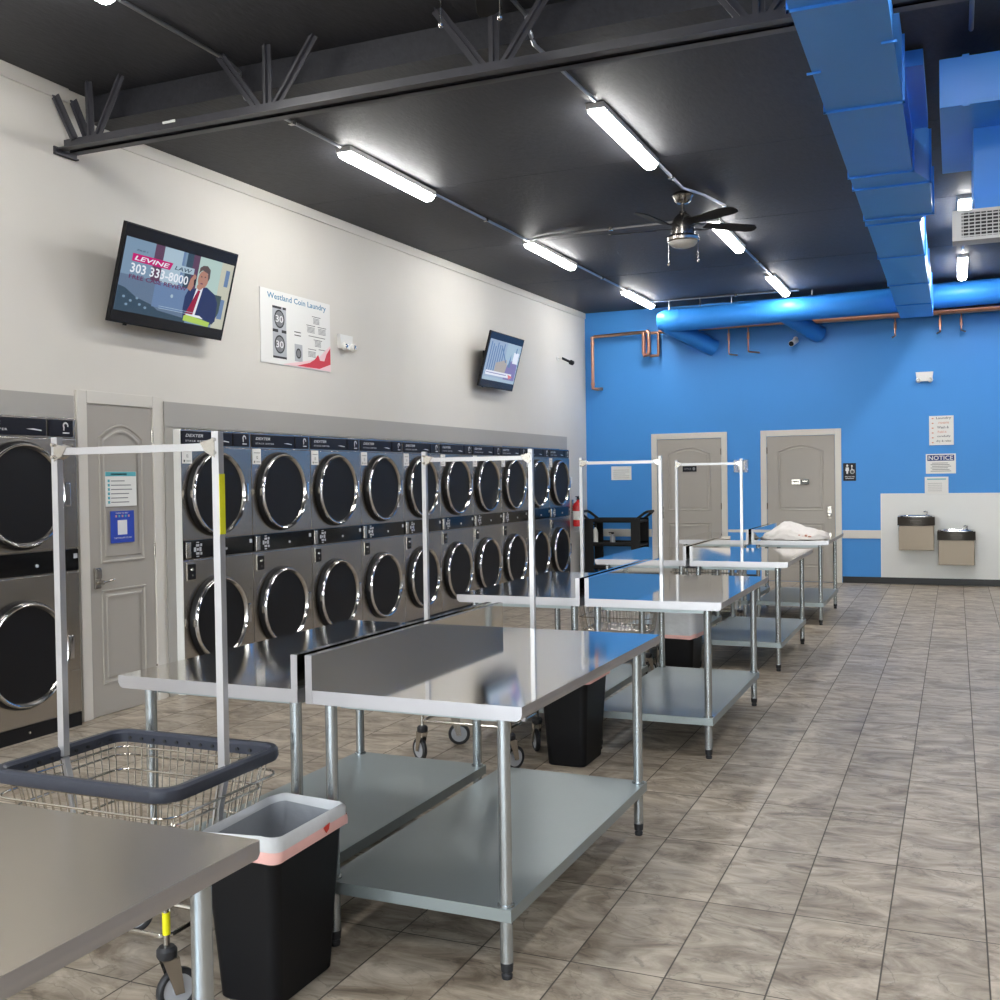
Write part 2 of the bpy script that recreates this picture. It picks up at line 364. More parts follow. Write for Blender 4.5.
# ------------------------------------------------------------------ doors
def arch_panel(m, o, ux, uy, nrm, x0, x1, z0, z1, arch):
    o = Vector(o); ux = Vector(ux); uy = Vector(uy)
    pts = [(x0, z0), (x1, z0), (x1, z1-arch)]
    if arch > 0:
        k = 10
        for i in range(1, k): t = i/k; pts.append((x1+(x0-x1)*t, z1-arch+arch*math.sin(PI*t)**.8))
    pts.append((x0, z1-arch))
    P = [o+ux*a+uy*b for a, b in pts]
    w = .0
    m.ridge(P, nrm, [(0, .0), (.004, .009), (.014, .009), (.022, -.001), (.04, -.001), (.046, .006), (.06, .007)])
    return
def door(n, o, ux, nrm, w, h, cas, arch_top, handle_side, extra=None):
    # o: lower corner of slab on the wall plane, ux along the wall, nrm into the room
    ux = Vector(ux); uy = Vector((0, 0, 1)); nrm = Vector(nrm); o = Vector(o)
    T = Matrix((ux, nrm, uy)).transposed().to_4x4(); T.translation = o
    m = MB(); m.T = T
    m.box(0, w, -.0, .012, .006, h, .002)
    sl = MB(); 
    m.T = Matrix.Identity(4)
    sgn = 1
    base = o+nrm*.012
    hx = w*.16
    # panels (winding chosen so that offsets go inward)
    def pan(x0, x1, z0, z1, arch):
        pts = [(x0, z0), (x1, z0), (x1, z1-arch)]
        if arch > 0:
            for i in range(1, 12): t = i/12; pts.append((x1+(x0-x1)*t, z1-arch+arch*math.sin(PI*t)))
        pts.append((x0, z1-arch))
        P = [base+ux*a+uy*b for a, b in pts]
        if ux.cross(uy).dot(nrm) < 0: P = P[::-1]
        m.ridge(P, nrm, [(0, 0), (.004, .008), (.012, .008), (.02, .001), (.038, .001), (.046, .007), (.06, .007)])
    pan(hx, w-hx, h*.49, h*.94, .09 if arch_top else 0); pan(hx, w-hx, h*.1, h*.405, 0)
    s = struct(m.build('door_%d' % n, 'grey'))
    c = MB(); c.T = T
    g = .004
    c.box(-cas, -g, 0, .022, 0, h+cas, .004); c.box(w+g, w+cas, 0, .022, 0, h+cas, .004); c.box(-g, w+g, 0, .022, h+g, h+cas, .004)
    cs = c.build('door_casing', 'casing', s)
    # hinges on the side away from the handle
    hs = MB(); hs.T = T; hxp = w-.002 if handle_side < 0 else .002
    for z in (.22, h*.52, h-.2): hs.cyl((hxp, .016, z-.045), (hxp, .016, z+.045), .007, 8)
    hs.build('hinge', 'satin', s)
    k = MB(); k.T = T; kx = .065 if handle_side < 0 else w-.065; dr = -1 if handle_side < 0 else 1
    return s, T, kx
s, T, kx = door(1, (W, 5.39, 0), (0, 1, 0), (1, 0, 0), .62, 2.09, .088, True, -1)
k = MB(); k.T = T   # keypad lever lock
k.box(.03, .085, .012, .03, .86, 1.0, .006); k.box(.035, .08, .03, .04, .93, .99, .004); k.cyl((.058, .03, .905), (.058, .075, .905), .014)
k.tube([(.058, .07, .905), (.09, .075, .908), (.13, .07, .915), (.17, .06, .912)], .008, 8)
k.build('door_handle', 'satin', s)
def lock(T, x, s):
    k = MB(); k.T = T
    k.lathe([(.0, .012), (.03, .012), (.03, .022), (.024, .03), (0, .03)], 16, 'y', (x, 0, 1.06))
    k.lathe([(.0, .012), (.028, .012), (.028, .022), (.014, .03), (.014, .05), (.028, .06), (.03, .075), (.02, .085), (0, .086)], 18, 'y', (x, 0, .96))
    k.box(x-.03, x+.03, .012, .018, .91, 1.09, .004)
    k.build('door_handle', 'satin', s)
s, T, kx = door(2, (-3.185, D, 0), (-1, 0, 0), (0, -1, 0), .965, 2.10, .09, True, 1); lock(T, .90, s)
DT2 = T
s, T, kx = door(3, (-1.575, D, 0), (-1, 0, 0), (0, -1, 0), .945, 2.10, .09, True, -1); lock(T, .075, s)

# ------------------------------------------------------------------ dryers
DW = .853
def ring(m, cx, cy, cz, R):
    pass
def make_dryer():
    t = thing('stack_dryer', '', 'dryer')
    w = DW-.004; fx = .07
    m = MB()                                   # cabinet: body and the stepped front skin
    m.box(-.85, .0, .01, w-.01, .1, 1.945)
    # front panels with a seam at the right-hand side
    for z0, z1 in ((1.135, 1.825), (.092, .985)):
        m.box(0, fx, 0, w, z0, z1, .006)
    m.box(0, fx-.006, 0, w, 1.825, 1.955, .004); m.box(0, fx-.012, 0, w, .985, 1.135)
    m.build('cabinet', 'dryer', t)
    m = MB()                                   # service panel lines at the hinge side
    for z in (1.655, 1.22): m.box(fx, fx+.003, .76, w-.004, z-.004, z+.004)
    for z in (.80, .36): m.box(fx, fx+.003, .76, w-.004, z-.004, z+.004)
    for z in (1.78, 1.60, 1.25, .94, .7): m.cyl((fx, w-.03, z), (fx+.004, w-.03, z), .006, 8)
    m.build('panel_seam', 'satin', t)
    m = MB(); m.box(fx-.008, fx+.006, .012, .60, 1.838, 1.942, .004); m.box(fx-.008, fx+.006, .622, w-.03, 1.838, 1.942, .004)
    hp = m.build('header_panel', 'navy', t)
    m = flat(); o = (fx+.0065, 0, 0); ux = (0, 1, 0); uy = (0, 0, 1)
    m.text('DEXTER', (o[0], .05, 1.897), ux, uy, .20, .022, .001, shear=.3)
    m.text('STACK DRYER', (o[0], .05, 1.862), ux, uy, .25, .013, .001, space=1.3)
    m.build('header_lettering', 'textwhite', hp); m = flat()
    m.poly(o, ux, uy, [(.44, 1.876), (.56, 1.866), (.56, 1.873), (.50, 1.880)], .001); m.build('swoosh_mark', 'textwhite', hp); m = flat()
    # loop emblem
    for i in range(9):
        a0, a1 = PI*(-.1+i*.16), PI*(-.1+(i+1)*.16); cx, cz = .755, 1.905
        m.add([(o[0]+.001, cx+math.cos(q)*r_, cz+math.sin(q)*r_) for q, r_ in ((a0, .013), (a1, .013), (a1, .024), (a0, .024))], [(0, 1, 2, 3)])
    m.quad(o, ux, uy, .735, .745, 1.875, 1.905, .001); m.build('loop_emblem', 'textwhite', hp); m = flat(); m.quad(o, ux, uy, .73, .785, 1.856, 1.864, .001); m.build('emblem_caption', 'textwhite', hp)
    # control band
    m = MB(); m.box(fx-.014, fx+.004, .008, w-.006, .992, 1.128, .004)
    cp = m.build('control_panel', 'blackgloss', t)
    m = MB(); m.box(fx+.003, fx+.012, .03, .085, 1.0, 1.12, .004); m.box(fx+.011, fx+.014, .045, .07, 1.03, 1.05); m.box(fx+.011, fx+.014, .053, .06, 1.065, 1.105)
    m.build('coin_slot', 'satin', cp)
    m = MB()
    for py, pz, a, b in ((.135, 1.06, .014, .02), (.165, 1.09, .022, .011), (.165, 1.03, .022, .011), (.195, 1.06, .014, .02), (.165, 1.06, .012, .012), (.205, 1.092, .012, .012), (.205, 1.028, .012, .012), (.165, 1.112, .018, .005), (.165, 1.008, .018, .005)):
        m.box(fx+.003, fx+.007, py-a*.8, py+a*.8, pz-b*.8, pz+b*.8, .001)
    m.cyl((fx+.004, .50, 1.045), (fx+.012, .50, 1.045), .01, 12); m.box(fx+.004, fx+.008, w-.05, w-.02, 1.07, 1.1)
    m.build('keypad', 'wheelgrey', cp)
    # coin box
    m = MB(); m.box(fx-.002, fx+.006, .04, .145, .83, .965, .003)
    cb = m.build('coin_box', 'satin', t)
    m = MB(); m.box(fx+.005, fx+.010, .05, .135, .84, .955, .003); m.build('coin_box_face', 'black', cb)
    m = MB(); m.lathe([(0, fx+.009), (.016, fx+.009), (.012, fx+.018), (0, fx+.018)], 12, 'x', (0, .092, .915)); m.lathe([(0, fx+.009), (.008, fx+.009), (.008, fx+.014), (0, fx+.014)], 10, 'x', (0, .092, .872)); m.build('lock_barrel', 'satin', cb)
    # number sticker
    m = MB(); m.box(fx, fx+.0015, .015, .125, 1.70, 1.825); st = m.build('number_sticker', 'paper', t)
    m = flat(); m.quad((fx+.003, 0, 0), ux, uy, .03, .045, 1.712, 1.727, 0); m.text('12', (fx+.003, .062, 1.745), ux, uy, .02, .022); m.quad((fx+.003, 0, 0), ux, uy, .03, .11, 1.79, 1.794); m.quad((fx+.003, 0, 0), ux, uy, .06, .11, 1.717, 1.721)
    m.build('sticker_print', 'inkdark', st)
    # two round doors
    for cz, R in ((1.475, .318), (.52, .318)):
        m = MB(); cy = .39
        m.lathe([(R-.035, fx-.01), (R-.002, fx), (R+.002, fx+.012), (R-.003, fx+.042), (R-.008, fx+.057), (R-.014, fx+.062), (R-.021, fx+.059), (R-.027, fx+.048), (R-.040, fx+.028), (R-.052, fx+.012), (R-.060, fx+.004)], 64, 'x', (0, cy, cz), mis=[0, 0, 0, 0, 0, 0, 0, 1, 1, 1])
        dr = m.build('dryer_door', ['chrome', 'ringsatin'], t)
        m = MB(); m.lathe([(R-.001, fx+.001), (R+.011, fx+.003), (R+.008, fx+.026), (R-.001, fx+.038)], 56, 'x', (0, cy, cz)); m.build('door_gasket', 'black', dr)
        m = MB(); m.lathe([(R-.048, fx+.019), (R-.058, fx+.014), (R-.076, fx+.008), (R-.084, fx-.002), (R-.05, fx-.006)], 56, 'x', (0, cy, cz)); m.build('window_trim', 'black', dr)
        m = MB(); pr = [(R-.078, fx+.003)]
        for q in range(1, 9): pr.append(((R-.078)*(1-q/8.0), fx+.003+.006*math.sin(q/8*PI/2)))
        m.lathe(pr, 56, 'x', (0, cy, cz)); m.build('door_glass', 'dglass', dr)
        m = MB()                                # hinge block and latch handle
        m.box(fx+.004, fx+.06, cy+R-.012, cy+R+.03, cz-.075, cz+.075, .008); m.build('door_hinge', 'chrome', dr)
        m = MB(); m.box(fx+.03, fx+.056, cy-R-.012, cy-R+.01, cz-.03, cz+.03, .005); m.build('door_latch', 'satin', dr)
    m = MB(); m.box(-.3, fx-.004, 0, w, 0.0, .088, .002); kp = m.build('kick_plate', 'black', t)
    m = MB(); m.lathe([(0, fx-.004), (.01, fx-.004), (.008, fx+.004), (0, fx+.004)], 10, 'x', (0, .42, .045)); m.build('kick_lock', 'satin', kp)
    return t
ordn = ['second', 'third', 'fourth', 'fifth', 'sixth', 'seventh', 'eighth', 'ninth']
d0 = make_dryer(); d0.location = (W, 4.39, 0)
d0['label'] = 'steel stack dryer left of the grey keypad door, cut by the frame'; d0['group'] = 'stacked tumble dryers along the left wall'
d0.scale = (1, 1, 1.0)
for i in range(10):
    if i == 0: lb = 'steel stack dryer right of the keypad door, nearest of the long row'
    elif i == 9: lb = 'steel stack dryer at the far end of the row, nearest the fire extinguisher'
    else: lb = 'steel stack dryer, %s of the long row counted from the keypad door' % ordn[i-1]
    dd = dup(d0, (W, 6.24+DW*i, 0), 0, lb)
    if i == 0:
        m = MB(); m.box(-.0, .074, -.008, -.001, 0, 1.955); m.build('side_strip', 'white', dd)['label'] = 'white side strip'

d0.scale = (1, 1, 1.014)

# ------------------------------------------------------------------ work tables
ZT = .868; TW = .775; TL = 1.56
def make_table(name, mirror, top='ss'):
    # local: x from 0 (free edge) to -TW (backsplash side); mirrored for the left-hand tables
    t = thing(name, '', 'table'); s = -1 if not mirror else 1
    def X(a): return s*a
    def bx(m, a, b, *r, **k): m.box(min(X(a), X(b)), max(X(a), X(b)), *r, **k)
    m = MB()
    # top skin with rolled free edge: cross-section swept along y
    prof = [(TW, ZT-.045), (TW, ZT), (.0, ZT), (0, ZT-.008), (0, ZT-.018), (0, ZT-.027), (.006, ZT-.039), (.018, ZT-.045)]
    vs = [(X(a), 0, z) for a, z in prof]+[(X(a), TL, z) for a, z in prof]; n = len(prof)
    m.add(vs, [(i, (i+1) % n, n+(i+1) % n, n+i) for i in range(1, n-1)]+[(0, 1, n+1, n)], 0); m.m[1:] = [1]*(len(m.m)-1)
    m.add([(X(a), 0, z) for a, z in prof]+[(X(a), TL, z) for a, z in prof], [list(range(n)), list(range(n, 2*n))[::-1]], 1)
    m.add([(X(.018), .0, ZT-.045), (X(TW), 0, ZT-.045), (X(TW), TL, ZT-.045), (X(.018), TL, ZT-.045)], [(0, 1, 2, 3)], 1)
    tp = m.build('tabletop', [top, 'sslip'], t, ang=30)
    m = MB(); m.box(min(X(TW-.025), X(TW)), max(X(TW-.025), X(TW)), 0, TL, ZT, ZT+.115); m.box(min(X(TW-.025), X(TW)), max(X(TW-.025), X(TW)), -.002, 0, ZT-.045, ZT+.115, mi=1); m.build('backsplash', ['ss' if top == 'ss' else top, 'sslip'], t, ang=10)
    m = MB(); bx(m, .09, TW-.07, .10, TL-.1, ZT-.075, ZT-.045); m.build('stiffener', 'galvshelf', t)
    iy = .065; ix = .09; ix2 = TW-.055
    m = MB()
    for a, b, c, d in ((ix-.03, ix2+.03, iy-.03, TL-iy+.03),):
        m.box(min(X(a), X(b)), max(X(a), X(b)), c, d, .2235, .228)
        lo, hi = min(X(a), X(b)), max(X(a), X(b))
        m.box(lo, hi, c, c+.004, .188, .2235); m.box(lo, hi, d-.004, d, .188, .2235); m.box(lo, lo+.004, c+.004, d-.004, .188, .2235); m.box(hi-.004, hi, c+.004, d-.004, .188, .2235)
    m.build('undershelf', 'galvshelf', t, wn=False, ang=10)
    for a in (ix, ix2):
        for y in (iy, TL-iy):
            m = MB(); m.cyl((X(a), y, .05), (X(a), y, ZT-.046), .0205, 20); m.cyl((X(a), y, .183), (X(a), y, .234), .027, 20)
            lg = m.build('leg', 'galv', t)
            m = MB(); m.lathe([(0, 0), (.016, 0), (.018, .012), (.013, .02), (.019, .024), (.021, .052), (0, .052)], 16, 'z', (X(a), y, 0)); m.build('foot', 'rubber', lg)
    return t
XE = {1: -1.24, 2: -1.205, 3: -1.165, 4: -1.205, 5: -1.19}; YS = {1: .13, 2: 2.955, 3: 5.73, 4: 8.50, 5: 11.25}
t1 = make_table('work_table', False, 'ssworn'); t1.location = (XE[1], YS[1], 0)
t1['label'] = 'scuffed brushed steel table cut off at the bottom left corner of the photo'
G = 'steel folding tables'
t1['group'] = G
ra = make_table('work_table', False); ra.location = (XE[2], YS[2], 0); ra['group'] = G
ra['label'] = 'large shiny steel table in the middle foreground with low backsplash on its left'
la = make_table('work_table', True); la['group'] = G; la.location = (XE[2]-2*TW-.03, YS[2]+.02, 0)
la['label'] = 'shiny steel table backing on the left of the foreground table, nearest the keypad door'
RT = math.radians(-.8); tw_ = {}
for k, (lr, ll) in {3: ('steel table with glossy blue reflection, behind the foreground table and right of its backsplash', 'steel table left of a tall backsplash, second from the camera on the dryer side'),
                    4: ('steel table on the aisle between the blue-reflecting one and the one with laundry', 'steel table on the dryer side in front of the black utility cart'),
                    5: ('farthest steel table on the aisle side, with white laundry on top', 'farthest steel table on the dryer side, in front of the left grey door')}.items():
    dup(ra, (XE[k], YS[k], 0), 0, lr); dup(la, (XE[k]-2*TW-.03, YS[k], 0), 0, ll)

ra.rotation_euler.z = RT; la.rotation_euler.z = RT

# ------------------------------------------------------------------ laundry carts
def rrect(hx, hy, r, z, n=5, cx=0, cy=0):
    pts = []
    for sx, sy, a0 in ((1, 1, 0), (-1, 1, PI/2), (-1, -1, PI), (1, -1, 3*PI/2)):
        for i in range(n+1):
            a = a0+PI/2*i/n; pts.append((cx+sx*(hx-r)+r*math.cos(a), cy+sy*(hy-r)+r*math.sin(a), z))
    return pts
ZR = .69
def make_cart():
    t = thing('laundry_cart', '', 'cart')
    hx, hy = .342, .276
    m = MB()      # bumper rim: tall rounded section
    for_sec = []
    path = rrect(hx, hy, .06, 0, 6); n = len(path)
    sec = [(-.014, ZR-.042), (-.016, ZR-.01), (-.008, ZR), (.008, ZR), (.015, ZR-.008), (.017, ZR-.028), (.010, ZR-.042)]
    vs = []
    for i, p in enumerate(path):
        a = Vector(path[i-1]); c = Vector(path[(i+1) % n]); d = (c-a).normalized(); nn = Vector((d.y, -d.x, 0))
        for o, z in sec: vs.append((p[0]+nn.x*o, p[1]+nn.y*o, z))
    q = len(sec); fs = []
    for i in range(n):
        for j in range(q): fs.append((i*q+j, ((i+1) % n)*q+j, ((i+1) % n)*q+(j+1) % q, i*q+(j+1) % q))
    m.add(vs, fs)
    bp = m.build('bumper_rim', 'bumper', t)
    m = MB()
    for sx in (-1, 1):
        for i in range(9): m.cyl((sx*(hx-.016), -.21+i*.0525, ZR-.026), (sx*(hx-.0215), -.21+i*.0525, ZR-.026), .006, 8)
    for sy in (-1, 1):
        for i in range(12): m.cyl((-.28+i*.051, sy*(hy-.016), ZR-.026), (-.28+i*.051, sy*(hy-.0215), ZR-.026), .006, 8)
    m.build('rivet', 'rubber', bp)
    # wire basket
    m = MB(); zb = .36; bx_, by_ = .27, .205
    def lerp(z):
        k = (z-zb)/(ZR-.03-zb); return bx_+(hx-.02-bx_)*k, by_+(hy-.02-by_)*k
    for z in (zb, .46, .56, .635):
        a, b = lerp(z); m.tube(rrect(a, b, .05, z, 4), .004 if z < .6 else .0035, 6, closed=True)
    a, b = lerp(.60); m.tube(rrect(a+.03, b+.03, .06, .60, 4), .004, 6, closed=True)
    T_ = ZR-.04; ax, ay = lerp(T_)
    for i in range(19):
        u = -.9+i*.1
        for sy in (-1, 1): m.tube([(u*ax, sy*ay, T_), (u*bx_, sy*by_, zb)], .0027, 5)
    for i in range(14):
        u = -.9+i*1.8/13
        for sx in (-1, 1): m.tube([(sx*ax, u*ay, T_), (sx*bx_, u*by_, zb)], .0027, 5)
    for i in range(15): x = -bx_*.93+i*bx_*1.86/14; m.tube([(x, -by_, zb), (x, by_, zb)], .0027, 5)
    for i in range(10): y = -by_*.9+i*by_*1.8/9; m.tube([(-bx_, y, zb-.003), (bx_, y, zb-.003)], .0027, 5)
    m.build('wire_basket', 'wire', t)
    # hanging frame
    for sx in (-1, 1):
        m = MB(); x = sx*.325
        m.tube([(x, 0, 1.715), (x, 0, ZR-.03)], .0125, sq=True); m.tube([(x, 0, ZR-.035), (sx*.302, 0, .56), (sx*.262, 0, .22)], .0115, sq=True)
        po = m.build('post', 'whitebar', t)
        m = MB(); m.prism([(sx*.325, -.015, 1.695), (sx*.325, -.015, 1.635), (sx*.29, -.015, 1.652), (sx*.27, -.015, 1.682)], (0, .032, 0))
        for z in (1.69, 1.65): m.cyl((x, -.024, z), (x, .024, z), .006, 8)
        m.build('corner_bracket', 'satin', po)
    m = MB(); m.tube([(-.325, 0, 1.668), (.325, 0, 1.668)], .0115, sq=True); m.build('hanging_bar', 'whitebar', t)
    # base frame
    m = MB(); a, b = .262, .2
    for z, r in ((.225, .0075), (zb-.008, .006)): m.tube(rrect(a, b, .03, z, 4), r, 8, closed=True)
    for sx in (-1, 1):
        for sy in (-1, 1): m.cyl((sx*a, sy*b, .195), (sx*a, sy*b, zb), .010, 10)
    m.tube([(-a, 0, .225), (a, 0, .225)], .0075, 8)
    m.build('base_frame', 'wire', t)
    k = 0
    for sx in (-1, 1):
        for sy in (-1, 1):
            an = [2.6, .4, 1.1, 2.2][k]; k += 1; c = Vector((sx*a, sy*b, 0)); d = Vector((math.cos(an), math.sin(an), 0)); w_ = Vector((-d.y, d.x, 0)); wc = c+d*.03
            m = MB(); m.lathe([(0, .165), (.026, .165), (.03, .172), (.03, .19), (.022, .2), (0, .2)], 18, 'z', c, 1)
            for s_ in (-1, 1):
                p = c+w_*s_*.019; e = w_*s_*.003
                m.prism([p-d*.02+Vector((0, 0, .165)), p+d*.03+Vector((0, 0, .165)), wc+w_*s_*.019+d*.014+Vector((0, 0, .055)), wc+w_*s_*.019-d*.014+Vector((0, 0, .055))], e, 0)
            m.prism([c-d*.02-w_*.022+Vector((0, 0, .162)), c+d*.03-w_*.022+Vector((0, 0, .162)), c+d*.03+w_*.022+Vector((0, 0, .162)), c-d*.02+w_*.022+Vector((0, 0, .162))], (0, 0, .004), 0)
            cs = m.build('caster', ['satin', 'rubber'], t)
            m = MB(); m.T = Matrix.Translation((wc.x, wc.y, .0635)) @ Matrix.Rotation(an, 4, 'Z')
            m.lathe([(0, -.014), (.018, -.014), (.018, -.009), (.046, -.009), (.049, -.013), (.058, -.012), (.0635, -.007), (.0635, .007), (.058, .012), (.049, .013), (.046, .009), (.018, .009), (.018, .014), (0, .014)], 28, 'y', (0, 0, 0), mis=[0, 0, 0, 1, 1, 1, 1, 1, 1, 1, 0, 0, 0])
            m.build('wheel', ['wheelgrey', 'rubber'], cs)
    return t
c0 = make_cart(); c0.location = (-2.40, 2.655, 0); c0['group'] = 'wire laundry carts with hanging bars'
c0['label'] = 'wire laundry cart with slate bumper rim, nearest, behind the scuffed table'
dup(c0, (-2.452, 5.40, 0), 0, 'laundry cart whose hanging bar rises behind the foreground table pair')
dup(c0, (-2.44, 8.12, 0), 0, 'laundry cart whose hanging bar rises left of the left grey door')
dup(c0, (-2.27, 10.6, 0), 0, 'farthest laundry cart, its hanging bar in front of the left grey door')
m = MB(); m.box(.338, .340, -.013, .013, 1.40, 1.585); m.build('yellow_tape', 'yellow', c0)['label'] = 'yellow reflective tape'
m = MB(); m.cyl((.262, -.2, .235), (.262, -.2, .30), .0115, 12); m.build('yellow_tape', 'yellow', c0)

# ------------------------------------------------------------------ waste bins
def make_bin(deep, seed):
    t = thing('waste_bin', '', 'bin'); random.seed(seed)
    def loft(m, secs, n=5, mi=None, wob=0):
        vs = []; cnt = None
        for hx, hy, r, z in secs:
            p = rrect(hx, hy, r, z, n); cnt = len(p)
            for i, q in enumerate(p):
                dz = wob*noise.noise(Vector((q[0]*9+seed, q[1]*9, z*6))) if wob else 0
                k = 1+(wob*1.2*noise.noise(Vector((q[0]*14, q[1]*14+seed, z*22))) if wob else 0)
                vs.append((q[0]*k, q[1]*k, q[2]+dz))
        fs = []
        for j in range(len(secs)-1):
            for i in range(cnt): fs.append((j*cnt+i, j*cnt+(i+1) % cnt, (j+1)*cnt+(i+1) % cnt, (j+1)*cnt+i))
        m.add(vs, fs, mi); return cnt
    m = MB(); m.recalc = False
    n = loft(m, [(.102, .150, .03, .0), (.108, .157, .035, .006), (.135, .198, .04, .49), (.142, .205, .042, .492), (.142, .205, .042, .508), (.136, .199, .04, .51), (.13, .193, .038, .49), (.10, .148, .03, .02)])
    m.f.append(list(range(n))[::-1]); m.m.append(0); m.f.append([7*n+i for i in range(n)]); m.m.append(0)
    m.build('bin_body', 'bin', t)
    m = MB(); m.recalc = False
    low = .51-deep
    secs = [(.02, .03, .01, .10), (.10, .15, .03, .12), (.112, .168, .035, .36), (.124, .186, .04, .50), (.139, .203, .045, .522), (.147, .211, .046, .514), (.148, .212, .046, .49), (.146+.004, .21+.004, .045, low+.02), (.149, .212, .045, low)]
    cn = loft(m, secs, 12, 0, .024)
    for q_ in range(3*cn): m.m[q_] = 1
    ln = m.build('bin_liner', ['liner', 'linershade'], t, ang=60)
    m = MB(); m.recalc = False
    loft(m, [(.1505, .2145, .046, low+.024), (.153, .2165, .047, low+.010), (.151, .2145, .046, low-.006)], 12, 0, .022)
    m.build('drawstring_band', 'band', ln, ang=60)
    return t
b1 = make_bin(.044, 3); b1.location = (-1.955, 2.745, 0)
b1['label'] = 'black bin with white liner between the scuffed table and the foreground table'
b2 = make_bin(.05, 9); b2.location = (-1.94, 5.53, 0); b2['label'] = 'black bin with pink-edged liner seen under the right edge of the foreground table'
b3 = make_bin(.20, 14); b3.location = (-1.98, 8.22, 0); b3['label'] = 'black bin with deep overhanging liner, seen behind the legs of the blue-reflecting table'
for b in (b1, b2, b3): b['group'] = 'black waste bins between the tables'
m = MB(); m.recalc = False; m.prism([(.158, .03, .489), (.158, .065, .496), (.158, .06, .477), (.158, .045, .469)], (.001, 0, 0)); m.build('red_arrow_mark', 'redtag', b1)

# ------------------------------------------------------------------ laundry on the far table
bm = bmesh.new(); bmesh.ops.create_icosphere(bm, subdivisions=5, radius=1)
for v in bm.verts:
    x, y, z = v.co; r = 1+.10*noise.noise(Vector((x*1.7, y*1.7, z*1.7+3)))+.05*noise.noise(Vector((x*5, y*5, z*5)))
    # peak left of the middle and a long rounded tail on the right
    h = .088*(1+.55*math.exp(-((x+.25)**2)/.12)-.25*max(0, -x-.35)*2)
    fold = .006*math.sin(14*x+7*y+4*noise.noise(v.co*2))
    v.co = Vector((x*r*.36, y*r*.27, max(0, z)*r*h*1.35+fold*max(0, z)+(.004 if z > 0 else 0)))
me = bpy.data.meshes.new('laundry_bundle'); bm.to_mesh(me); bm.free(); me.materials.append(M['cloth']); me.polygons.foreach_set('use_smooth', [True]*len(me.polygons))
lb = bpy.data.objects.new('laundry_bundle', me); C.objects.link(lb); lb.location = (-1.57, 11.60, ZT+.003)
tag(lb, 'rumpled white bundle of laundry with faded print on the farthest aisle table', 'laundry')
m = MB()
for i, (a, b, w_) in enumerate(((0, .0, .03), (.035, .004, .02), (.06, .0, .03), (.1, .005, .025), (.135, 0, .03))):
    m.box(.03+a, .03+a+w_, -.248, -.20, .028+b, .042+b+.008*(i % 2), .003)
m.build('faded_print', 'clothprint', lb)

# ------------------------------------------------------------------ televisions
scr('s_bg', 122, 148, 172); scr('s_dark', 52, 74, 92); scr('s_light', 168, 190, 205); scr('s_maroon', 92, 62, 88); scr('s_mag', 190, 20, 110); scr('s_white', 232, 236, 245)
scr('s_text2', 100, 30, 78); scr('s_pale', 178, 202, 196); scr('s_cream', 196, 196, 178); scr('s_suit', 34, 50, 96); scr('s_skin', 176, 128, 112); scr('s_tie', 150, 20, 60); scr('s_green', 176, 206, 92)
scr('s_lap', 98, 118, 144); scr('s_hair', 92, 76, 74); scr('s_chair', 66, 82, 84); scr('s_black', 10, 10, 14); scr('s_navy', 28, 52, 112); scr('s_sky', 158, 176, 200); scr('s_tan', 176, 168, 158); scr('s_purple', 132, 122, 170); scr('s_red', 220, 120, 120); scr('s_deep', 20, 26, 40); scr('s_mid', 104, 130, 168)
def make_tv(name, label, y0, y1, z0, w, h, tilt, pic, xb):
    # bottom edge at (xb, y0, z0); leans out at the top
    t = thing(name, label, 'television', (W, (y0+y1)/2, z0))
    ux = Vector((0, 1, 0)); uy = Vector((math.sin(tilt), 0, math.cos(tilt))); nn = ux.cross(uy)
    B = Matrix((ux, uy, nn)).transposed().to_4x4(); B.translation = (xb, -w/2, 0)
    m = MB(); m.T = B; m.box(0, w, 0, h, -.028, 0, .004); m.box(w*.2, w*.8, h*.2, h*.75, -.08, -.028, .01); m.box(w*.14, w*.16, -.012, 0, -.03, -.015)
    hs = m.build('tv_housing', 'black', t)
    m = MB(); m.T = Matrix.Identity(4)
    c = B @ Vector((w/2, h*.5, -.08)); m.box(0.001, .02, -.12, .12, c.z-.12, c.z+.12, .003); m.tube([(.02, 0, c.z), (c.x-.0, 0, c.z)], .022, sq=True)
    m.build('wall_bracket', 'black', t)
    m = flat(); m.T = B; nm = pic(m, w, h); m.build('tv_screen', nm, t)
    return t
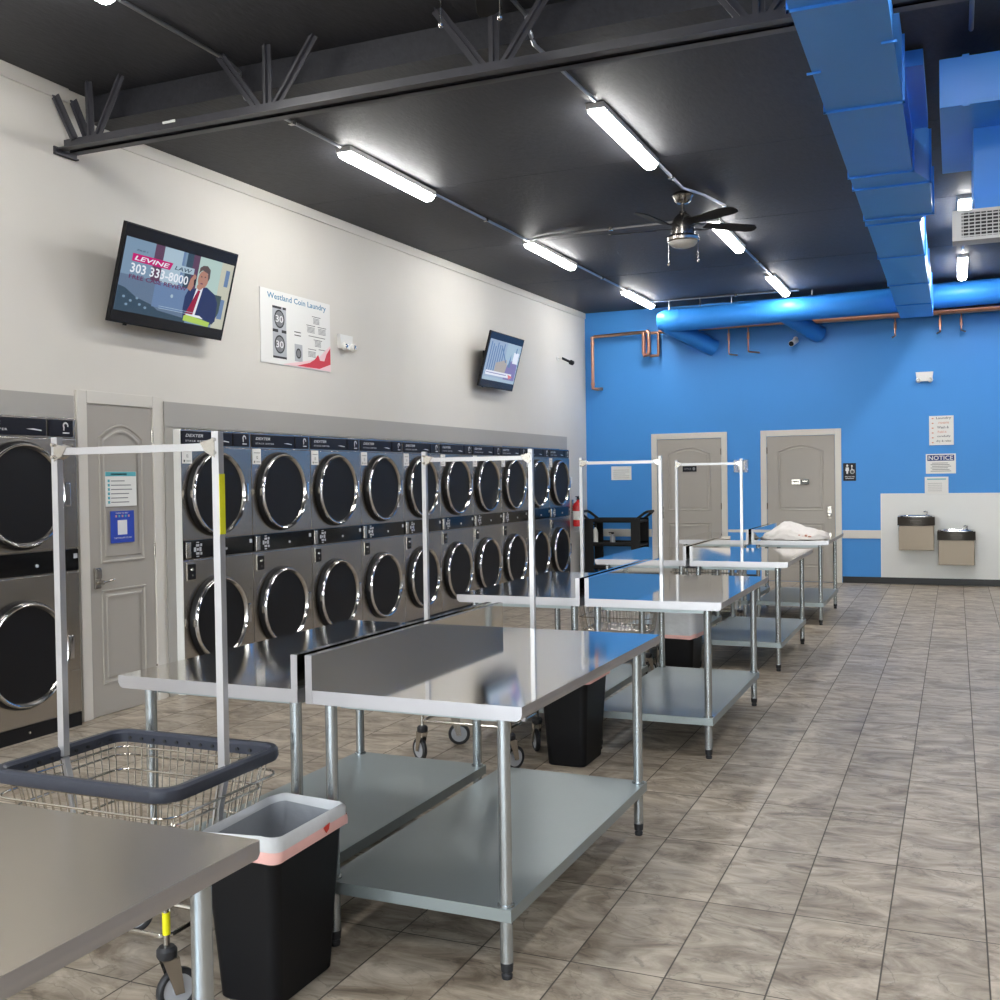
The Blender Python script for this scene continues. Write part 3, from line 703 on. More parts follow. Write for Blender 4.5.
def pic1(m, w, h):
    names = ['s_bg', 's_dark', 's_light', 's_maroon', 's_mag', 's_white', 's_text2', 's_pale', 's_cream', 's_suit', 's_skin', 's_tie', 's_green', 's_lap', 's_hair', 's_chair', 's_black', 's_mid']
    I = {n: i for i, n in enumerate(names)}
    x0, x1, y1, y0 = .022*w, .978*w, .862*h, .125*h; WW, HH = x1-x0, y1-y0; L = [0.0006]
    def P(n, pts): L[0] += .00012; m.add([(x0+u*WW, y0+(1-v)*HH, L[0]) for u, v in pts], [list(range(len(pts)))], I[n])
    def R(n, a, b, c, d): P(n, [(a, d), (b, d), (b, c), (a, c)])
    def E(n, cx, cy, rx, ry): P(n, [(cx+rx*math.cos(2*PI*i/20), cy-ry*math.sin(2*PI*i/20)) for i in range(20)])
    m.add([(.008*w, .015*h, .0004), (.992*w, .015*h, .0004), (.992*w, .985*h, .0004), (.008*w, .985*h, .0004)], [(0, 1, 2, 3)], I['s_black'])
    R('s_bg', 0, 1, 0, 1); R('s_maroon', .25, .33, 0, .95); R('s_light', .33, .52, 0, .62); R('s_mid', .5, .52, 0, .6); R('s_dark', .54, .6, 0, .6); R('s_maroon', .6, .66, 0, .5)
    R('s_pale', .66, .88, 0, .9); R('s_cream', .88, 1, 0, 1); R('s_mid', .93, .97, .1, .35); R('s_mid', .92, .97, .55, .85); R('s_lap', 0, .62, .5, 1)
    P('s_dark', [(0, .66), (.06, .68), (.16, .78), (.3, .84), (.36, .9), (.62, .94), (.62, 1), (0, 1)]); R('s_mid', .3, .6, .5, .86)
    for cx, cy in ((.06, .8), (.12, .84), (.17, .79), (.2, .87), (.09, .9), (.25, .9)): E('s_bg', cx, cy, .012, .018)
    P('s_chair', [(.86, .5), (.93, .5), (.93, .75), (.89, .95), (.84, .95)])
    P('s_suit', [(.58, .62), (.60, .52), (.68, .46), (.77, .42), (.86, .5), (.90, .62), (.91, .9), (.86, .97), (.6, .97), (.58, .8)])
    P('s_white', [(.675, .46), (.735, .44), (.70, .9), (.63, .93)]); P('s_tie', [(.69, .49), (.715, .49), (.68, .88), (.60, .92), (.63, .78)])
    E('s_skin', .72, .32, .05, .13); P('s_hair', [(.668, .26), (.672, .16), (.70, .12), (.74, .11), (.775, .16), (.78, .28), (.768, .34), (.755, .22), (.70, .19), (.68, .22)])
    E('s_skin', .70, .44, .028, .045); E('s_hair', .70, .285, .008, .01); E('s_hair', .735, .28, .008, .01); E('s_maroon', .712, .385, .014, .008)
    P('s_skin', [(.585, .5), (.60, .36), (.63, .27), (.65, .3), (.645, .42), (.62, .53)]); P('s_black', [(.635, .36), (.65, .33), (.655, .42), (.64, .44)])
    P('s_green', [(.60, .9), (.63, .87), (.86, .93), (.85, 1), (.60, .97)]); P('s_white', [(.61, .86), (.75, .86), (.79, .90), (.62, .88)])
    P('s_mag', [(.07, .2), (.42, .2), (.40, .305), (.07, .305)]); P('s_light', [(.425, .2), (.62, .2), (.62, .29), (.405, .3)])
    def TX(s_, a, b, c, d, n, sh=0):
        L[0] += .00012; m.text(s_, (x0+a*WW, y0+(1-d)*HH, L[0]), (1, 0, 0), (0, 1, 0), (b-a)*WW, (d-c)*HH, 0, I[n], shear=sh)
    TX('LEVINE', .09, .39, .225, .285, 's_white', .2); TX('LAW', .44, .60, .225, .28, 's_dark', .2)
    TX('303 333-8000', .07, .58, .33, .46, 's_white'); TX('FREE CASE REVIEW', .07, .58, .485, .545, 's_text2'); TX('DUI ?', .1, .19, .135, .16, 's_dark')
    E('s_light', .46, .66, .012, .026)
    for v in (.83, .86): R('s_light', .36, .68, v, v+.007)
    return names
def pic2(m, w, h):
    names = ['s_navy', 's_sky', 's_mid', 's_tan', 's_purple', 's_white', 's_red', 's_light', 's_black', 's_deep']; I = {n: i for i, n in enumerate(names)}
    x0, x1, y1, y0 = .03*w, .97*w, .865*h, .135*h; WW, HH = x1-x0, y1-y0; L = [0.0006]
    def P(n, pts): L[0] += .00012; m.add([(x0+u*WW, y0+(1-v)*HH, L[0]) for u, v in pts], [list(range(len(pts)))], I[n])
    def R(n, a, b, c, d): P(n, [(a, d), (b, d), (b, c), (a, c)])
    m.add([(.008*w, .015*h, .0004), (.992*w, .015*h, .0004), (.992*w, .985*h, .0004), (.008*w, .985*h, .0004)], [(0, 1, 2, 3)], I['s_deep'])
    R('s_sky', 0, 1, 0, 1); R('s_light', .55, 1, 0, .6)
    for k in range(7): R('s_mid', .06+k*.065, .09+k*.065, .05+.05*(k % 3), .8)
    P('s_tan', [(.3, .55), (.62, .42), (.7, .85), (.3, .85)]); P('s_mid', [(.36, .1), (.39, .1), (.62, .5), (.58, .5)])
    P('s_purple', [(.62, .85), (.66, .55), (.78, .42), (.97, .5), (.97, .95), (.62, .95)]); P('s_mid', [(.68, .6), (.72, .25), (.76, .6)])
    R('s_white', .8, .96, .2, .48); R('s_mid', .85, .88, .08, .22); R('s_white', .06, .86, .76, .87); R('s_purple', .08, .7, .8, .82); P('s_red', [(.74, .78), (.9, .82), (.8, .9)]); R('s_light', 0, 1, .92, 1)
    return names
make_tv('wall_tv', 'large black wall television showing a man on the phone and a phone number', 5.49, 6.676, 2.64, 1.186, .665, math.radians(15.5), pic1, .12)
make_tv('wall_tv', 'farther wall television near the blue corner, showing a pale city scene', 11.46, 12.49, 2.65, 1.035, .665, math.radians(15.5), pic2, .12)

# ------------------------------------------------------------------ poster and papers
def plate(name, o, ux, uy, w, h, th, mt, bev=0):
    ux = Vector(ux); uy = Vector(uy); B = Matrix((ux, uy, ux.cross(uy))).transposed().to_4x4(); B.translation = o
    return B
t = thing('laundry_poster', 'white poster headed Westland Coin Laundry with dryer picture and red swoosh', 'poster', (W, 7.335, 2.552))
B = plate('', (.002, 0, 0), (0, 1, 0), (0, 0, 1), 1, 1, 0, '')
m = MB(); m.T = B; m.box(0, 1.07, 0, .62, 0, .006, .001); m.build('poster_board', 'paper', t)
m = flat(); m.T = B
names = ['titleblue', 'inkdark', 'ink', 'red', 'pinkl', 'textwhite', 'wheelgrey']
L = .0066
def q(a, b, c, d, mi, l=0): m.add([(a, c, L+l), (b, c, L+l), (b, d, L+l), (a, d, L+l)], [(0, 1, 2, 3)], mi)
m.text('Westland Coin Laundry', (.10, .53, L), (1, 0, 0), (0, 1, 0), .90, .065, 0, 0)
q(.17, .37, .05, .49, 6); q(.17, .30, .47, .49, 1, .0003); q(.32, .37, .47, .49, 1, .0003); q(.17, .25, .27, .295, 1, .0003); q(.30, .37, .27, .295, 1, .0003); q(.17, .37, .05, .068, 1, .0003)
for cz in (.385, .17):
    m.disc((0, 0, L), (1, 0, 0), (0, 1, 0), .27, cz, .075, .078, .0006, 1); m.disc((0, 0, L), (1, 0, 0), (0, 1, 0), .27, cz, .062, .065, .0008, 2)
    m.text('30', (.215, cz-.03, L+.001), (1, 0, 0), (0, 1, 0), .11, .06, 0, 5)
q(.49, .59, .30, .308, 1); q(.49, .59, .272, .28, 1)
q(.49, .61, .05, .20, 6); m.disc((0, 0, L), (1, 0, 0), (0, 1, 0), .55, .12, .04, .045, .0004, 1); m.disc((0, 0, L), (1, 0, 0), (0, 1, 0), .55, .12, .028, .032, .0006, 2)
for a, b, c, d in ((.77, .91, .47, .475), (.79, .89, .41, .46), (.68, .82, .385, .39), (.69, .81, .325, .375), (.86, 1.0, .385, .39), (.87, .99, .325, .375), (.79, .93, .265, .27), (.81, .91, .21, .255), (.70, .83, .175, .18), (.70, .82, .11, .165), (.87, 1.0, .185, .19)):
    if d-c > .02:
        k = c
        while k < d: q(a, b, k, k+.005, 2); k += .011
    else: q(a, b, c, d, 1)
q(.71, .98, .292, .297, 1)
m.add([(u, v, L+.0002) for u, v in ((.3, .005), (1.065, .005), (1.065, .24), (.98, .19), (.88, .12), (.75, .08))], [(0, 1, 2, 3, 4, 5)], 4)
m.add([(u, v, L+.0005) for u, v in ((.52, .012), (.72, .055), (.80, .09), (.86, .14), (.89, .09), (.96, .09), (1.0, .16), (1.065, .22), (1.065, .07), (.88, .015))], [(0, 1, 2, 3, 4, 5, 6, 7, 8, 9)], 3)
m.build('poster_print', names, t)

def sheet(name, label, cat, o, ux, w, h, mt, prints, names, thick=.0015):
    t = thing(name, label, cat, o); uy = Vector((0, 0, 1)); ux = Vector(ux); B = Matrix((ux, uy, ux.cross(uy))).transposed().to_4x4()
    m = MB(); m.T = B; m.box(0, w, 0, h, 0, thick); m.build('sheet', mt, t)
    m = flat(); m.T = B
    for p in prints:
        if p[0] == 'r': a, b, c, d, mi = p[1:]; m.add([(a, c, thick+.0012), (b, c, thick+.0012), (b, d, thick+.0012), (a, d, thick+.0012)], [(0, 1, 2, 3)], mi)
        if p[0] == 't': s_, a, b, c, d, mi = p[1:]; m.text(s_, (a, c, thick+.002), (1, 0, 0), (0, 1, 0), b-a, d-c, 0, mi)
        if p[0] == 'd': a, b, rx, ry, mi = p[1:]; m.disc((0, 0, thick+.0014), (1, 0, 0), (0, 1, 0), a, b, rx, ry, 0, mi)
        if p[0] == 'p': pts, mi = p[1:]; m.add([(a, b, thick+.002) for a, b in pts], [list(range(len(pts)))], mi)
    m.build('print', names, t); return t
x_d = W+.0215
pr = [('r', 0, .29, .205, .235, 0), ('r', .05, .2, .214, .224, 1)]
for k in range(6): pr += [('r', .02, .04, .165-k*.029, .183-k*.029, 0), ('r', .05, .05+[.13, .19, .2, .17, .16, .17][k], .17-k*.029, .176-k*.029, 2)]
sheet('instruction_sheet', 'white instruction sheet with teal header taped to the keypad door', 'paper', (x_d, 5.535, 1.405), (0, 1, 0), .295, .236, 'paper', pr, ['teal', 'inkdark', 'ink'])
pr = [('t', 'HOW TO PAY', .05, .17, .198, .208, 0), ('t', 'TAP THE APP TO PAY', .03, .20, .028, .038, 0)]
for k in range(5): pr.append(('r', .045+k*.03, .06+k*.03, .175, .19, 1+k % 2))
pr.append(('r', .065, .155, .055, .155, 0))
sheet('blue_flyer', 'royal blue payment flyer below the instruction sheet on the keypad door', 'paper', (x_d, 5.575, 1.155), (0, 1, 0), .225, .218, 'bluepaper', pr, ['textwhite', 'clothprint', 'teal'])
yb = D-.0015
X1 = (1, 0, 0)
lines = lambda w, z0, z1, n, mi: [('r', w*.1, w*(.9-.2*(i % 3 == 2)), z0+(z1-z0)*i/n, z0+(z1-z0)*i/n+.004, mi) for i in range(n)]
sheet('paper_notice', 'small framed white notice on the blue wall above the black utility cart', 'notice', (-4.88, yb, 1.50), X1, .32, .21, 'paper', lines(.32, .03, .18, 5, 0), ['ink'])
sheet('door_sign', 'small black office sign on the left grey door', 'sign', (-3.76, D-.022, 1.61), X1, .21, .085, 'navy', [('t', 'OFFICE', .02, .13, .03, .055, 0), ('d', .17, .043, .02, .024, 0)], ['ink'], .004)
sheet('door_sign', 'silver and black occupancy sign on the right grey door', 'sign', (-2.17, D-.022, 1.405), X1, .24, .07, 'blackgloss', [('r', .0, .12, 0, .07, 0), ('r', .015, .10, .03, .045, 1), ('r', .15, .22, .035, .05, 0)], ['satin', 'inkdark'], .004)
# restroom sign with figures
pr = [('d', .055, .215, .014, .016, 0), ('p', [(.035, .19), (.075, .19), (.08, .14), (.068, .14), (.066, .10), (.044, .10), (.042, .14), (.03, .14)], 0),
      ('d', .118, .21, .011, .013, 0), ('p', [(.112, .195), (.122, .195), (.124, .16), (.15, .158), (.158, .115), (.15, .113), (.142, .148), (.112, .15)], 0),
      ('d', .122, .13, .03, .033, 0), ('d', .122, .13, .022, .025, 1), ('t', 'RESTROOM', .025, .15, .05, .065, 0), ('r', .03, .145, .03, .036, 0)]
sheet('restroom_sign', 'dark restroom sign with white figures beside the right grey door', 'sign', (-1.462, yb, 1.445), X1, .172, .25, 'navy', pr, ['textwhite', 'navy'], .004)
# handwritten board
t = sheet('handwritten_board', 'white board with handwritten rules, topmost above the drinking fountains', 'sign', (-.33, yb, 1.92), X1, .31, .40, 'paper',
      [('t', 'Laundry', .09, .28, .345, .385, 0), ('t', 'room', .12, .25, .29, .315, 1), ('t', 'Wash &', .10, .25, .225, .26, 0), ('t', 'Fold it', .11, .22, .165, .195, 1), ('t', 'carefully', .10, .27, .10, .135, 0), ('t', 'dry & relax', .09, .28, .035, .07, 0)]
      + [('d', .045, .365-k*.066, .014, .009, 1) for k in range(6)], ['ink', 'clothprint'], .012)
pr = [('r', .02, .36, .175, .255, 0), ('t', 'NOTICE', .035, .345, .185, .245, 1)]+[('r', .06+.02*(i % 2), .32-.02*(i % 3), .03+i*.022, .038+i*.022, 2) for i in range(6)]
sheet('notice_sign', 'white sign headed NOTICE in a blue band above the drinking fountains', 'sign', (-.375, yb, 1.53), X1, .38, .27, 'white', pr, ['noticeblue', 'textwhite', 'ink'], .004)
pr = [('r', .03, .27, .185, .20, 0)]+[('r', .04, .22, .03+i*.026, .034+i*.026, 1) for i in range(5)]
sheet('paper_notice', 'white paper with teal header standing on top of the white fountain panel', 'notice', (-.39, D-.018, 1.262), X1, .30, .225, 'paper', pr, ['teal', 'ink'])

# thermostat in a clear guard
t = thing('thermostat', 'white thermostat in a clear guard between the two back doors', 'thermostat', (-2.99, D, 1.585))
m = MB(); m.box(.055, .15, -.03, -.001, .04, .16, .006); b_ = m.build('thermostat_body', 'white', t)
m = MB(); m.box(.08, .115, -.033, -.030, .09, .13); m.build('thermostat_display', 'ink', b_)
m = MB(); m.box(-.01, .20, -.006, -.001, 0, .19, .002); m.box(0, .19, -.075, -.07, .01, .18, .002); 
for a in (0, .185): m.box(a, a+.005, -.07, -.006, .01, .18)
m.box(.005, .185, -.07, -.006, .175, .18); m.build('clear_guard', 'clear', t)

# emergency lights
def emer(loc, rotz, label):
    t = thing('emergency_light', label, 'emergency light', loc, rotz); t.scale = (.75, .7, .85)
    m = MB(); m.prism([(-.13, -.001, 0), (-.15, -.001, .15), (.15, -.001, .15), (.13, -.001, 0)], (0, -.055, 0)); m.build('light_housing', 'white', t)
    for sx in (-1, 1):
        m = MB(); m.lathe([(0, -.07), (.02, -.07), (.042, -.05), (.046, -.02), (.03, 0), (0, 0)], 18, 'y', (sx*.10, -.055, .02)); lh = m.build('lamp_head', 'white', t)
        m = MB(); m.lathe([(0, -.072), (.024, -.072), (.028, -.062)], 16, 'y', (sx*.10, -.055, .02)); m.build('lens', 'satin', lh)
    return t
emer((-.385, D, 2.80), 0, 'white twin-head emergency light high on the blue wall'); emer((W, 8.64, 2.79), PI/2, 'white twin-head emergency light on the left wall beside the poster')

# security cameras
t = thing('security_camera', 'small black camera on a bracket, high on the left wall near the corner', 'camera', (W, 14.5, 3.27))
m = MB(); m.cyl((.001, 0, 0), (.012, 0, 0), .03); m.tube([(.01, 0, 0), (.06, 0, .0), (.09, .02, -.01)], .007, 8); m.build('bracket', 'white', t)
m = MB(); m.cyl((.08, .0, 0), (.16, .17, -.05), .018, 14); m.cyl((.15, .15, -.045), (.17, .19, -.056), .035, 14); m.build('camera_body', 'black', t)
t = thing('security_camera', 'white bullet camera under the blue pipes on the back wall', 'camera', (-2.10, D, 3.47))
m = MB(); m.cyl((0, -.001, .02), (0, -.015, .02), .035); m.tube([(0, -.01, .02), (0, -.06, .02), (-.01, -.09, -.02)], .012, 8); m.build('bracket', 'white', t)
m = MB(); m.cyl((.01, -.05, -.01), (-.03, -.23, -.07), .04, 18); cbd = m.build('camera_body', 'white', t)
m = MB(); m.cyl((-.03, -.228, -.069), (-.031, -.236, -.072), .035, 18); m.build('lens', 'black', cbd)

# fire extinguisher
t = thing('fire_extinguisher', 'red fire extinguisher on the left wall near the blue corner', 'fire extinguisher', (W+.105, 15.03, .82))
m = MB(); m.lathe([(0, 0), (.07, 0), (.078, .015), (.078, .30), (.066, .34), (.03, .37), (.022, .38), (.022, .40), (0, .40)], 24); bd = m.build('cylinder_body', 'extred', t)
m = MB(); m.lathe([(.0795, .10), (.0795, .23)], 24); m.build('instruction_label', 'paper', bd)
m = MB(); m.cyl((0, 0, .40), (0, 0, .44), .018, 12); m.box(-.01, .01, -.09, .03, .435, .452, .003); m.box(-.01, .01, -.08, .02, .405, .415, .003); m.build('valve_lever', 'black', t)
m = MB(); m.tube([(0, .02, .42), (.0, .07, .41), (0.01, .095, .34), (.01, .09, .2), (0.01, .088, .12)], .011, 8); m.build('hose', 'black', t)
m = MB(); m.box(-.104, -.08, -.03, .03, .2, .4, .003); m.build('wall_hook', 'satin', t)
m = MB(); m.box(0, .03, -.035, .035, 0, .1, .004); tag(m.build('wall_switch', 'white', None, (W, 14.97, 1.46)), 'small white switch on the left wall above the fire extinguisher', 'switch')

# ------------------------------------------------------------------ drinking fountains
def fountain(x, z, label):
    t = thing('drinking_fountain', label, 'drinking fountain', (x, D-.012, z), 0, 'wall drinking fountains')
    w = .235
    m = MB(); m.box(-w+.012, w-.012, -.30, -.001, 0, .335, .008); m.build('cabinet', 'fridge', t)
    # curved basin rim
    m = MB(); pts = [(-w, -.001), (-w, -.34)]+[(-w+2*w*i/10, -.34-.045*math.sin(PI*i/10)) for i in range(1, 10)]+[(w, -.34), (w, -.001)]
    m.prism([(a, b, .34) for a, b in pts], (0, 0, .115)); m.build('apron', 'ftdark', t)
    m = MB(); m.recalc = False
    rim = [(-w, -.001)]+[(-w+2*w*i/16, -.34-.045*math.sin(PI*i/16)) for i in range(17)]+[(w, -.001)]
    # rolled top lip and sunken bowl
    n = 40; def_r = []
    out = [(w*1.0*math.copysign(abs(math.cos(a))**.45, math.cos(a)), -.19+.195*math.copysign(abs(math.sin(a))**.55, math.sin(a))) for a in [2*PI*i/n for i in range(n)]]
    def rg(k, z, cy=-.20): return [(a*k, cy+(b+.19)*k, z) for a, b in out]
    R = [rg(1, .455, -.19), rg(1.0, .468, -.19), rg(.96, .474, -.19), rg(.88, .466), rg(.80, .44), rg(.62, .415), rg(.25, .40), rg(.02, .398)]
    vs = [p for r_ in R for p in r_]; fs = [(j*n+i, j*n+(i+1) % n, (j+1)*n+(i+1) % n, (j+1)*n+i) for j in range(len(R)-1) for i in range(n)]
    m.add(vs, fs); m.recalc = True; m.build('basin', 'chrome', t)
    m = MB(); m.cyl((w*.55, -.08, .46), (w*.55, -.08, .52), .014, 12); m.tube([(w*.55, -.08, .51), (w*.5, -.10, .525), (w*.4, -.12, .515)], .008, 8); m.cyl((w*.2, -.2, .40), (w*.2, -.2, .407), .02, 12); m.build('bubbler', 'chrome', t)
    m = MB(); m.box(-.07, .07, -.392, -.38, .37, .41, .003); m.build('push_bar', 'ftdark', t)
    return t
fountain(-.495, .495, 'higher and left of the two steel drinking fountains'); fountain(.005, .30, 'lower and right of the two steel drinking fountains')

# ------------------------------------------------------------------ black utility cart in the corner
t = thing('utility_cart', 'black plastic utility cart with raised handles in the far left corner', 'cart', (-4.70, 15.42, 0))
hx, hy = .42, .25
m = MB()
for z in (.20, .55, .90):
    s_ = MB(); s_.box(-hx, hx, -hy, hy, z-.03, z, .01); s_.box(-hx, hx, -hy, -hy+.02, z-.03, z+.03, .006); s_.box(-hx, hx, hy-.02, hy, z-.03, z+.03, .006)
    s_.build('shelf', 'black', t)
for sx in (-1, 1):
    for sy in (-1, 1):
        m = MB(); x = sx*(hx-.06)
        m.box(x-.07, x+.07, sy*hy-.02 if sy > 0 else -hy-.002, hy+.002 if sy > 0 else -hy+.02, .12, .93, .006); m.build('corner_post', 'black', t)
    m = MB(); m.tube([(sx*(hx-.06), -hy+.02, .91), (sx*(hx+.07), -hy+.03, 1.01), (sx*(hx+.10), -hy+.08, 1.03), (sx*(hx+.10), hy-.08, 1.03), (sx*(hx+.07), hy-.03, 1.01), (sx*(hx-.06), hy-.02, .91)], .02, 10); m.build('handle', 'black', t)
for sx in (-1, 1):
    for sy in (-1, 1):
        m = MB(); c = (sx*(hx-.08), sy*(hy-.06)); m.box(c[0]-.015, c[0]+.015, c[1]-.02, c[1]+.02, .09, .17, .003); cs = m.build('caster', 'satin', t)
        m = MB(); m.lathe([(0, -.014), (.045, -.014), (.05, -.008), (.05, .008), (.045, .014), (0, .014)], 20, 'y', (c[0], c[1], .05)); m.build('wheel', 'rubber', cs)
def bottle(loc, h, label, c, name='spray_bottle'):
    t = thing(name, label, 'bottle', loc)
    m = MB(); m.lathe([(0, 0), (.038, 0), (.04, .01), (.04, h*.55), (.028, h*.7), (.013, h*.78), (.013, h*.84), (0, h*.84)], 20); m.build('bottle_body', c, t)
    m = MB(); m.box(-.018, .018, -.018, .018, h*.82, h*.92, .004); m.box(-.06, .02, -.012, .012, h*.92, h, .004); m.tube([(-.035, 0, h*.92), (-.045, 0, h*.82), (-.035, 0, h*.75)], .004, 6); m.build('trigger_head', 'black', t)
bottle((-4.98, 15.25, .552), .30, 'pale spray bottle standing at the left end of the utility cart', 'white'); bottle((-4.74, 15.34, .552), .17, 'tiny dark-headed bottle in the middle of the utility cart shelf', 'wheelgrey', 'small_bottle')

# ------------------------------------------------------------------ ceiling tube lights and conduit
def make_light():
    t = thing('ceiling_light', '', 'light'); L_ = 1.36
    m = MB(); m.box(-.06, .06, 0, L_, -.045, -.004, .008); m.box(-.062, .062, -.012, .0, -.05, -.004, .006); m.box(-.062, .062, L_, L_+.012, -.05, -.004, .006); m.build('fixture_housing', 'white', t)
    m = MB(); sec = [(-.052, -.0455), (-.05, -.065), (-.038, -.082), (-.015, -.09), (.015, -.09), (.038, -.082), (.05, -.065), (.052, -.0455)]
    n = len(sec); ys = [.0, .012, L_-.012, L_]; ks = [.8, 1, 1, .8]
    vs = [(a*k, y, -.0455+(z+.0455)*k) for y, k in zip(ys, ks) for a, z in sec]
    fs = [(j*n+i, j*n+i+1, (j+1)*n+i+1, (j+1)*n+i) for j in range(3) for i in range(n-1)]+[list(range(n))[::-1], [3*n+i for i in range(n)]]
    m.add(vs, fs); m.build('diffuser', 'tube', t)
    return t
rows = [(-4.05, [6.68, 10.30, 13.78], 'left'), (-2.12, [6.60, 10.22, 13.62], 'middle'), (.09, [6.5, 10.4, 13.45], 'right'), (2.3, [6.5, 9.9, 13.2], 'far right')]  # far right row is unseen, added for lighting
base = make_light(); first = True; G2 = 'long tube lights on the black ceiling'
rows[2][1].pop(0)
nm = {'left': 'over the dryers', 'middle': 'beside the ceiling fan', 'right': 'right of the blue duct', 'far right': 'added unseen at the right'}
ps = ['nearest beyond the joist', 'second beyond the joist', 'farthest, by the blue wall']
for x, ys, k in rows:
    for i, y in enumerate(ys):
        lb_ = 'tube light in the row %s, %s' % (nm[k], (ps if len(ys) > 2 else ps[1:])[i])
        if first: o = base; o.location = (x, y, ceil(y+.7)); o['label'] = lb_; o['group'] = G2; first = False
        else: o = dup(base, (x, y, ceil(y+.7)), 0, lb_)
for x, y, lb_ in ((-4.0, 2.96, 'lit tube light cut by the top edge at upper left, in front of the joist'), (-2.09, 2.7, 'tube light in front of the joist, middle row'), (.09, 3.6, 'tube light in front of the joist, right row'), (2.3, 2.9, 'unseen tube light added in front of the joist by the right wall'),
                  (-4.0, -.8, 'unseen tube light added behind the camera, left row'), (-2.09, -.8, 'unseen tube light added behind the camera, middle row'), (.09, -.8, 'unseen tube light added behind the camera, right row'), (2.3, -.8, 'unseen tube light added behind the camera by the right wall')):  # unseen lamps behind the camera and at the right, added for lighting
    dup(base, (x, y, ZN), 0, lb_)
def conduit(name, label, pts, r=.0125, clips=()):
    m = MB(); m.tube(pts, r, 8)
    o = m.build(name, 'conduit')
    tag(o, label, 'conduit')
    for c in clips:
        k = MB(); k.box(c[0]-.02, c[0]+.02, c[1]-.02, c[1]+.02, c[2]-.018, c[2]+.016, .003); k.build('conduit_clip', 'satin', o)
    return o
cz = lambda y: ceil(y)-.02
def run(x, y0, y1, label):
    return conduit('conduit', label, [(x, y0, cz(y0)), (x, y1, cz(y1))], clips=[(x, (y0+y1)/2, cz((y0+y1)/2))])
conduit('conduit', 'thin metal conduit dropping over the joist from the cut-off light at upper left', [(-4.02, 4.41, ZN-.02), (-4.02, 5.30, ZN-.02), (-4.02, 5.43, ZN-.05), (-4.03, 5.44, 4.0), (-4.03, 5.50, cz(5.6)), (-4.03, 6.60, cz(6.6))], clips=[(-4.03, 6.0, cz(6.0))])
run(-4.03, 8.07, 10.27, 'conduit between the first and second lights over the dryers'); run(-4.03, 11.7, 13.75, 'conduit between the second and third lights over the dryers')
conduit('conduit', 'thin metal conduit from the joist to the nearest light of the middle row', [(-2.15, 3.76, ZN-.02), (-2.15, 5.30, ZN-.02), (-2.13, 5.43, ZN-.05), (-2.12, 5.44, 4.0), (-2.11, 5.50, cz(5.6)), (-2.09, 6.50, cz(6.5))])
conduit('conduit', 'conduit from the middle row light past the ceiling fan', [(-2.09, 7.97, cz(8)), (-2.10, 8.9, cz(9)), (-1.99, 9.2, cz(9.2)), (-1.90, 9.7, cz(9.7)), (-2.02, 10.0, cz(10))], clips=[(-2.1, 8.5, cz(8.5))])
run(-2.10, 11.62, 13.6, 'conduit between the second and third lights of the middle row')
conduit('conduit', 'conduit crossing the ceiling from the dryer row to behind the fan', [(-3.99, 10.22, cz(10.2)), (-3.9, 10.15, cz(10.1)), (-3.75, 10.12, cz(10.1)), (-2.2, 10.1, cz(10))], clips=[(-3.1, 10.11, cz(10.1))])
conduit('conduit', 'conduit crossing the ceiling just before the blue wall', [(-3.98, 15.0, cz(15)), (-1.95, 15.0, cz(15))], clips=[(-2.8, 15.0, cz(15))])
run(.09, 2.0+9.45, 13.18, 'conduit leading to the far light right of the blue duct'); 
conduit('conduit', 'conduit entering from the top edge above the blue duct box', [(.09, 5.50, cz(5.5)), (.09, 6.34, cz(6.34))])

# ------------------------------------------------------------------ ceiling fans
def make_fan():
    t = thing('ceiling_fan', '', 'ceiling fan')
    m = MB(); m.lathe([(0, -.004), (.07, -.004), (.088, -.02), (.09, -.035), (.078, -.05), (.072, -.075), (.05, -.1), (.02, -.105), (0, -.105)], 32); m.build('canopy', 'satin', t)
    m = MB(); m.cyl((0, 0, -.1), (0, 0, -.20), .014, 14); m.lathe([(0, -.17), (.03, -.175), (.036, -.2), (.03, -.205), (0, -.205)], 20); m.build('downrod', 'satin', t)
    m = MB(); m.lathe([(0, -.20), (.05, -.205), (.075, -.235), (.095, -.28), (.10, -.33), (.10, -.39), (.125, -.40), (.138, -.42), (.136, -.445), (.125, -.455), (0, -.455)], 40); m.build('motor_housing', 'satin', t)
    m = MB(); m.lathe([(.122, -.453), (.118, -.47), (.10, -.49), (.06, -.505), (0, -.51)], 36); m.build('light_bowl', 'frost', t)
    dirv = Vector((math.cos(yaw), math.sin(yaw), 0)); a0 = yaw
    for k in range(5):
        a = a0+math.radians(18+72*k); m = MB(); m.T = Matrix.Rotation(a, 4, 'Z') @ Matrix.Rotation(math.radians(-14), 4, 'X')
        pts = [(.17, -.05), (.3, -.062), (.5, -.07), (.62, -.066), (.66, -.03), (.665, .01), (.65, .045), (.6, .062), (.4, .062), (.17, .045)]
        m.prism([(x, y, -.325) for x, y in pts], (0, 0, .007)); bl = m.build('fan_blade', 'bladewood', t)
        m = MB(); m.T = Matrix.Rotation(a, 4, 'Z'); m.box(.085, .20, -.018, .018, -.335, -.329, .002); m.box(.17, .23, -.035, .035, -.337, -.331, .002); m.build('blade_bracket', 'black', bl)
    for sx, l_ in ((-.127, .22), (.127, .19)):
        p = dirv*sx; m = MB(); m.cyl((p.x, p.y, -.43), (p.x, p.y, -.43-l_), .0025, 6); m.lathe([(0, -.012), (.011, -.004), (.012, .006), (.004, .014), (0, .014)], 12, 'z', (p.x, p.y, -.44-l_)); m.build('pull_chain', 'satin', t)
    return t
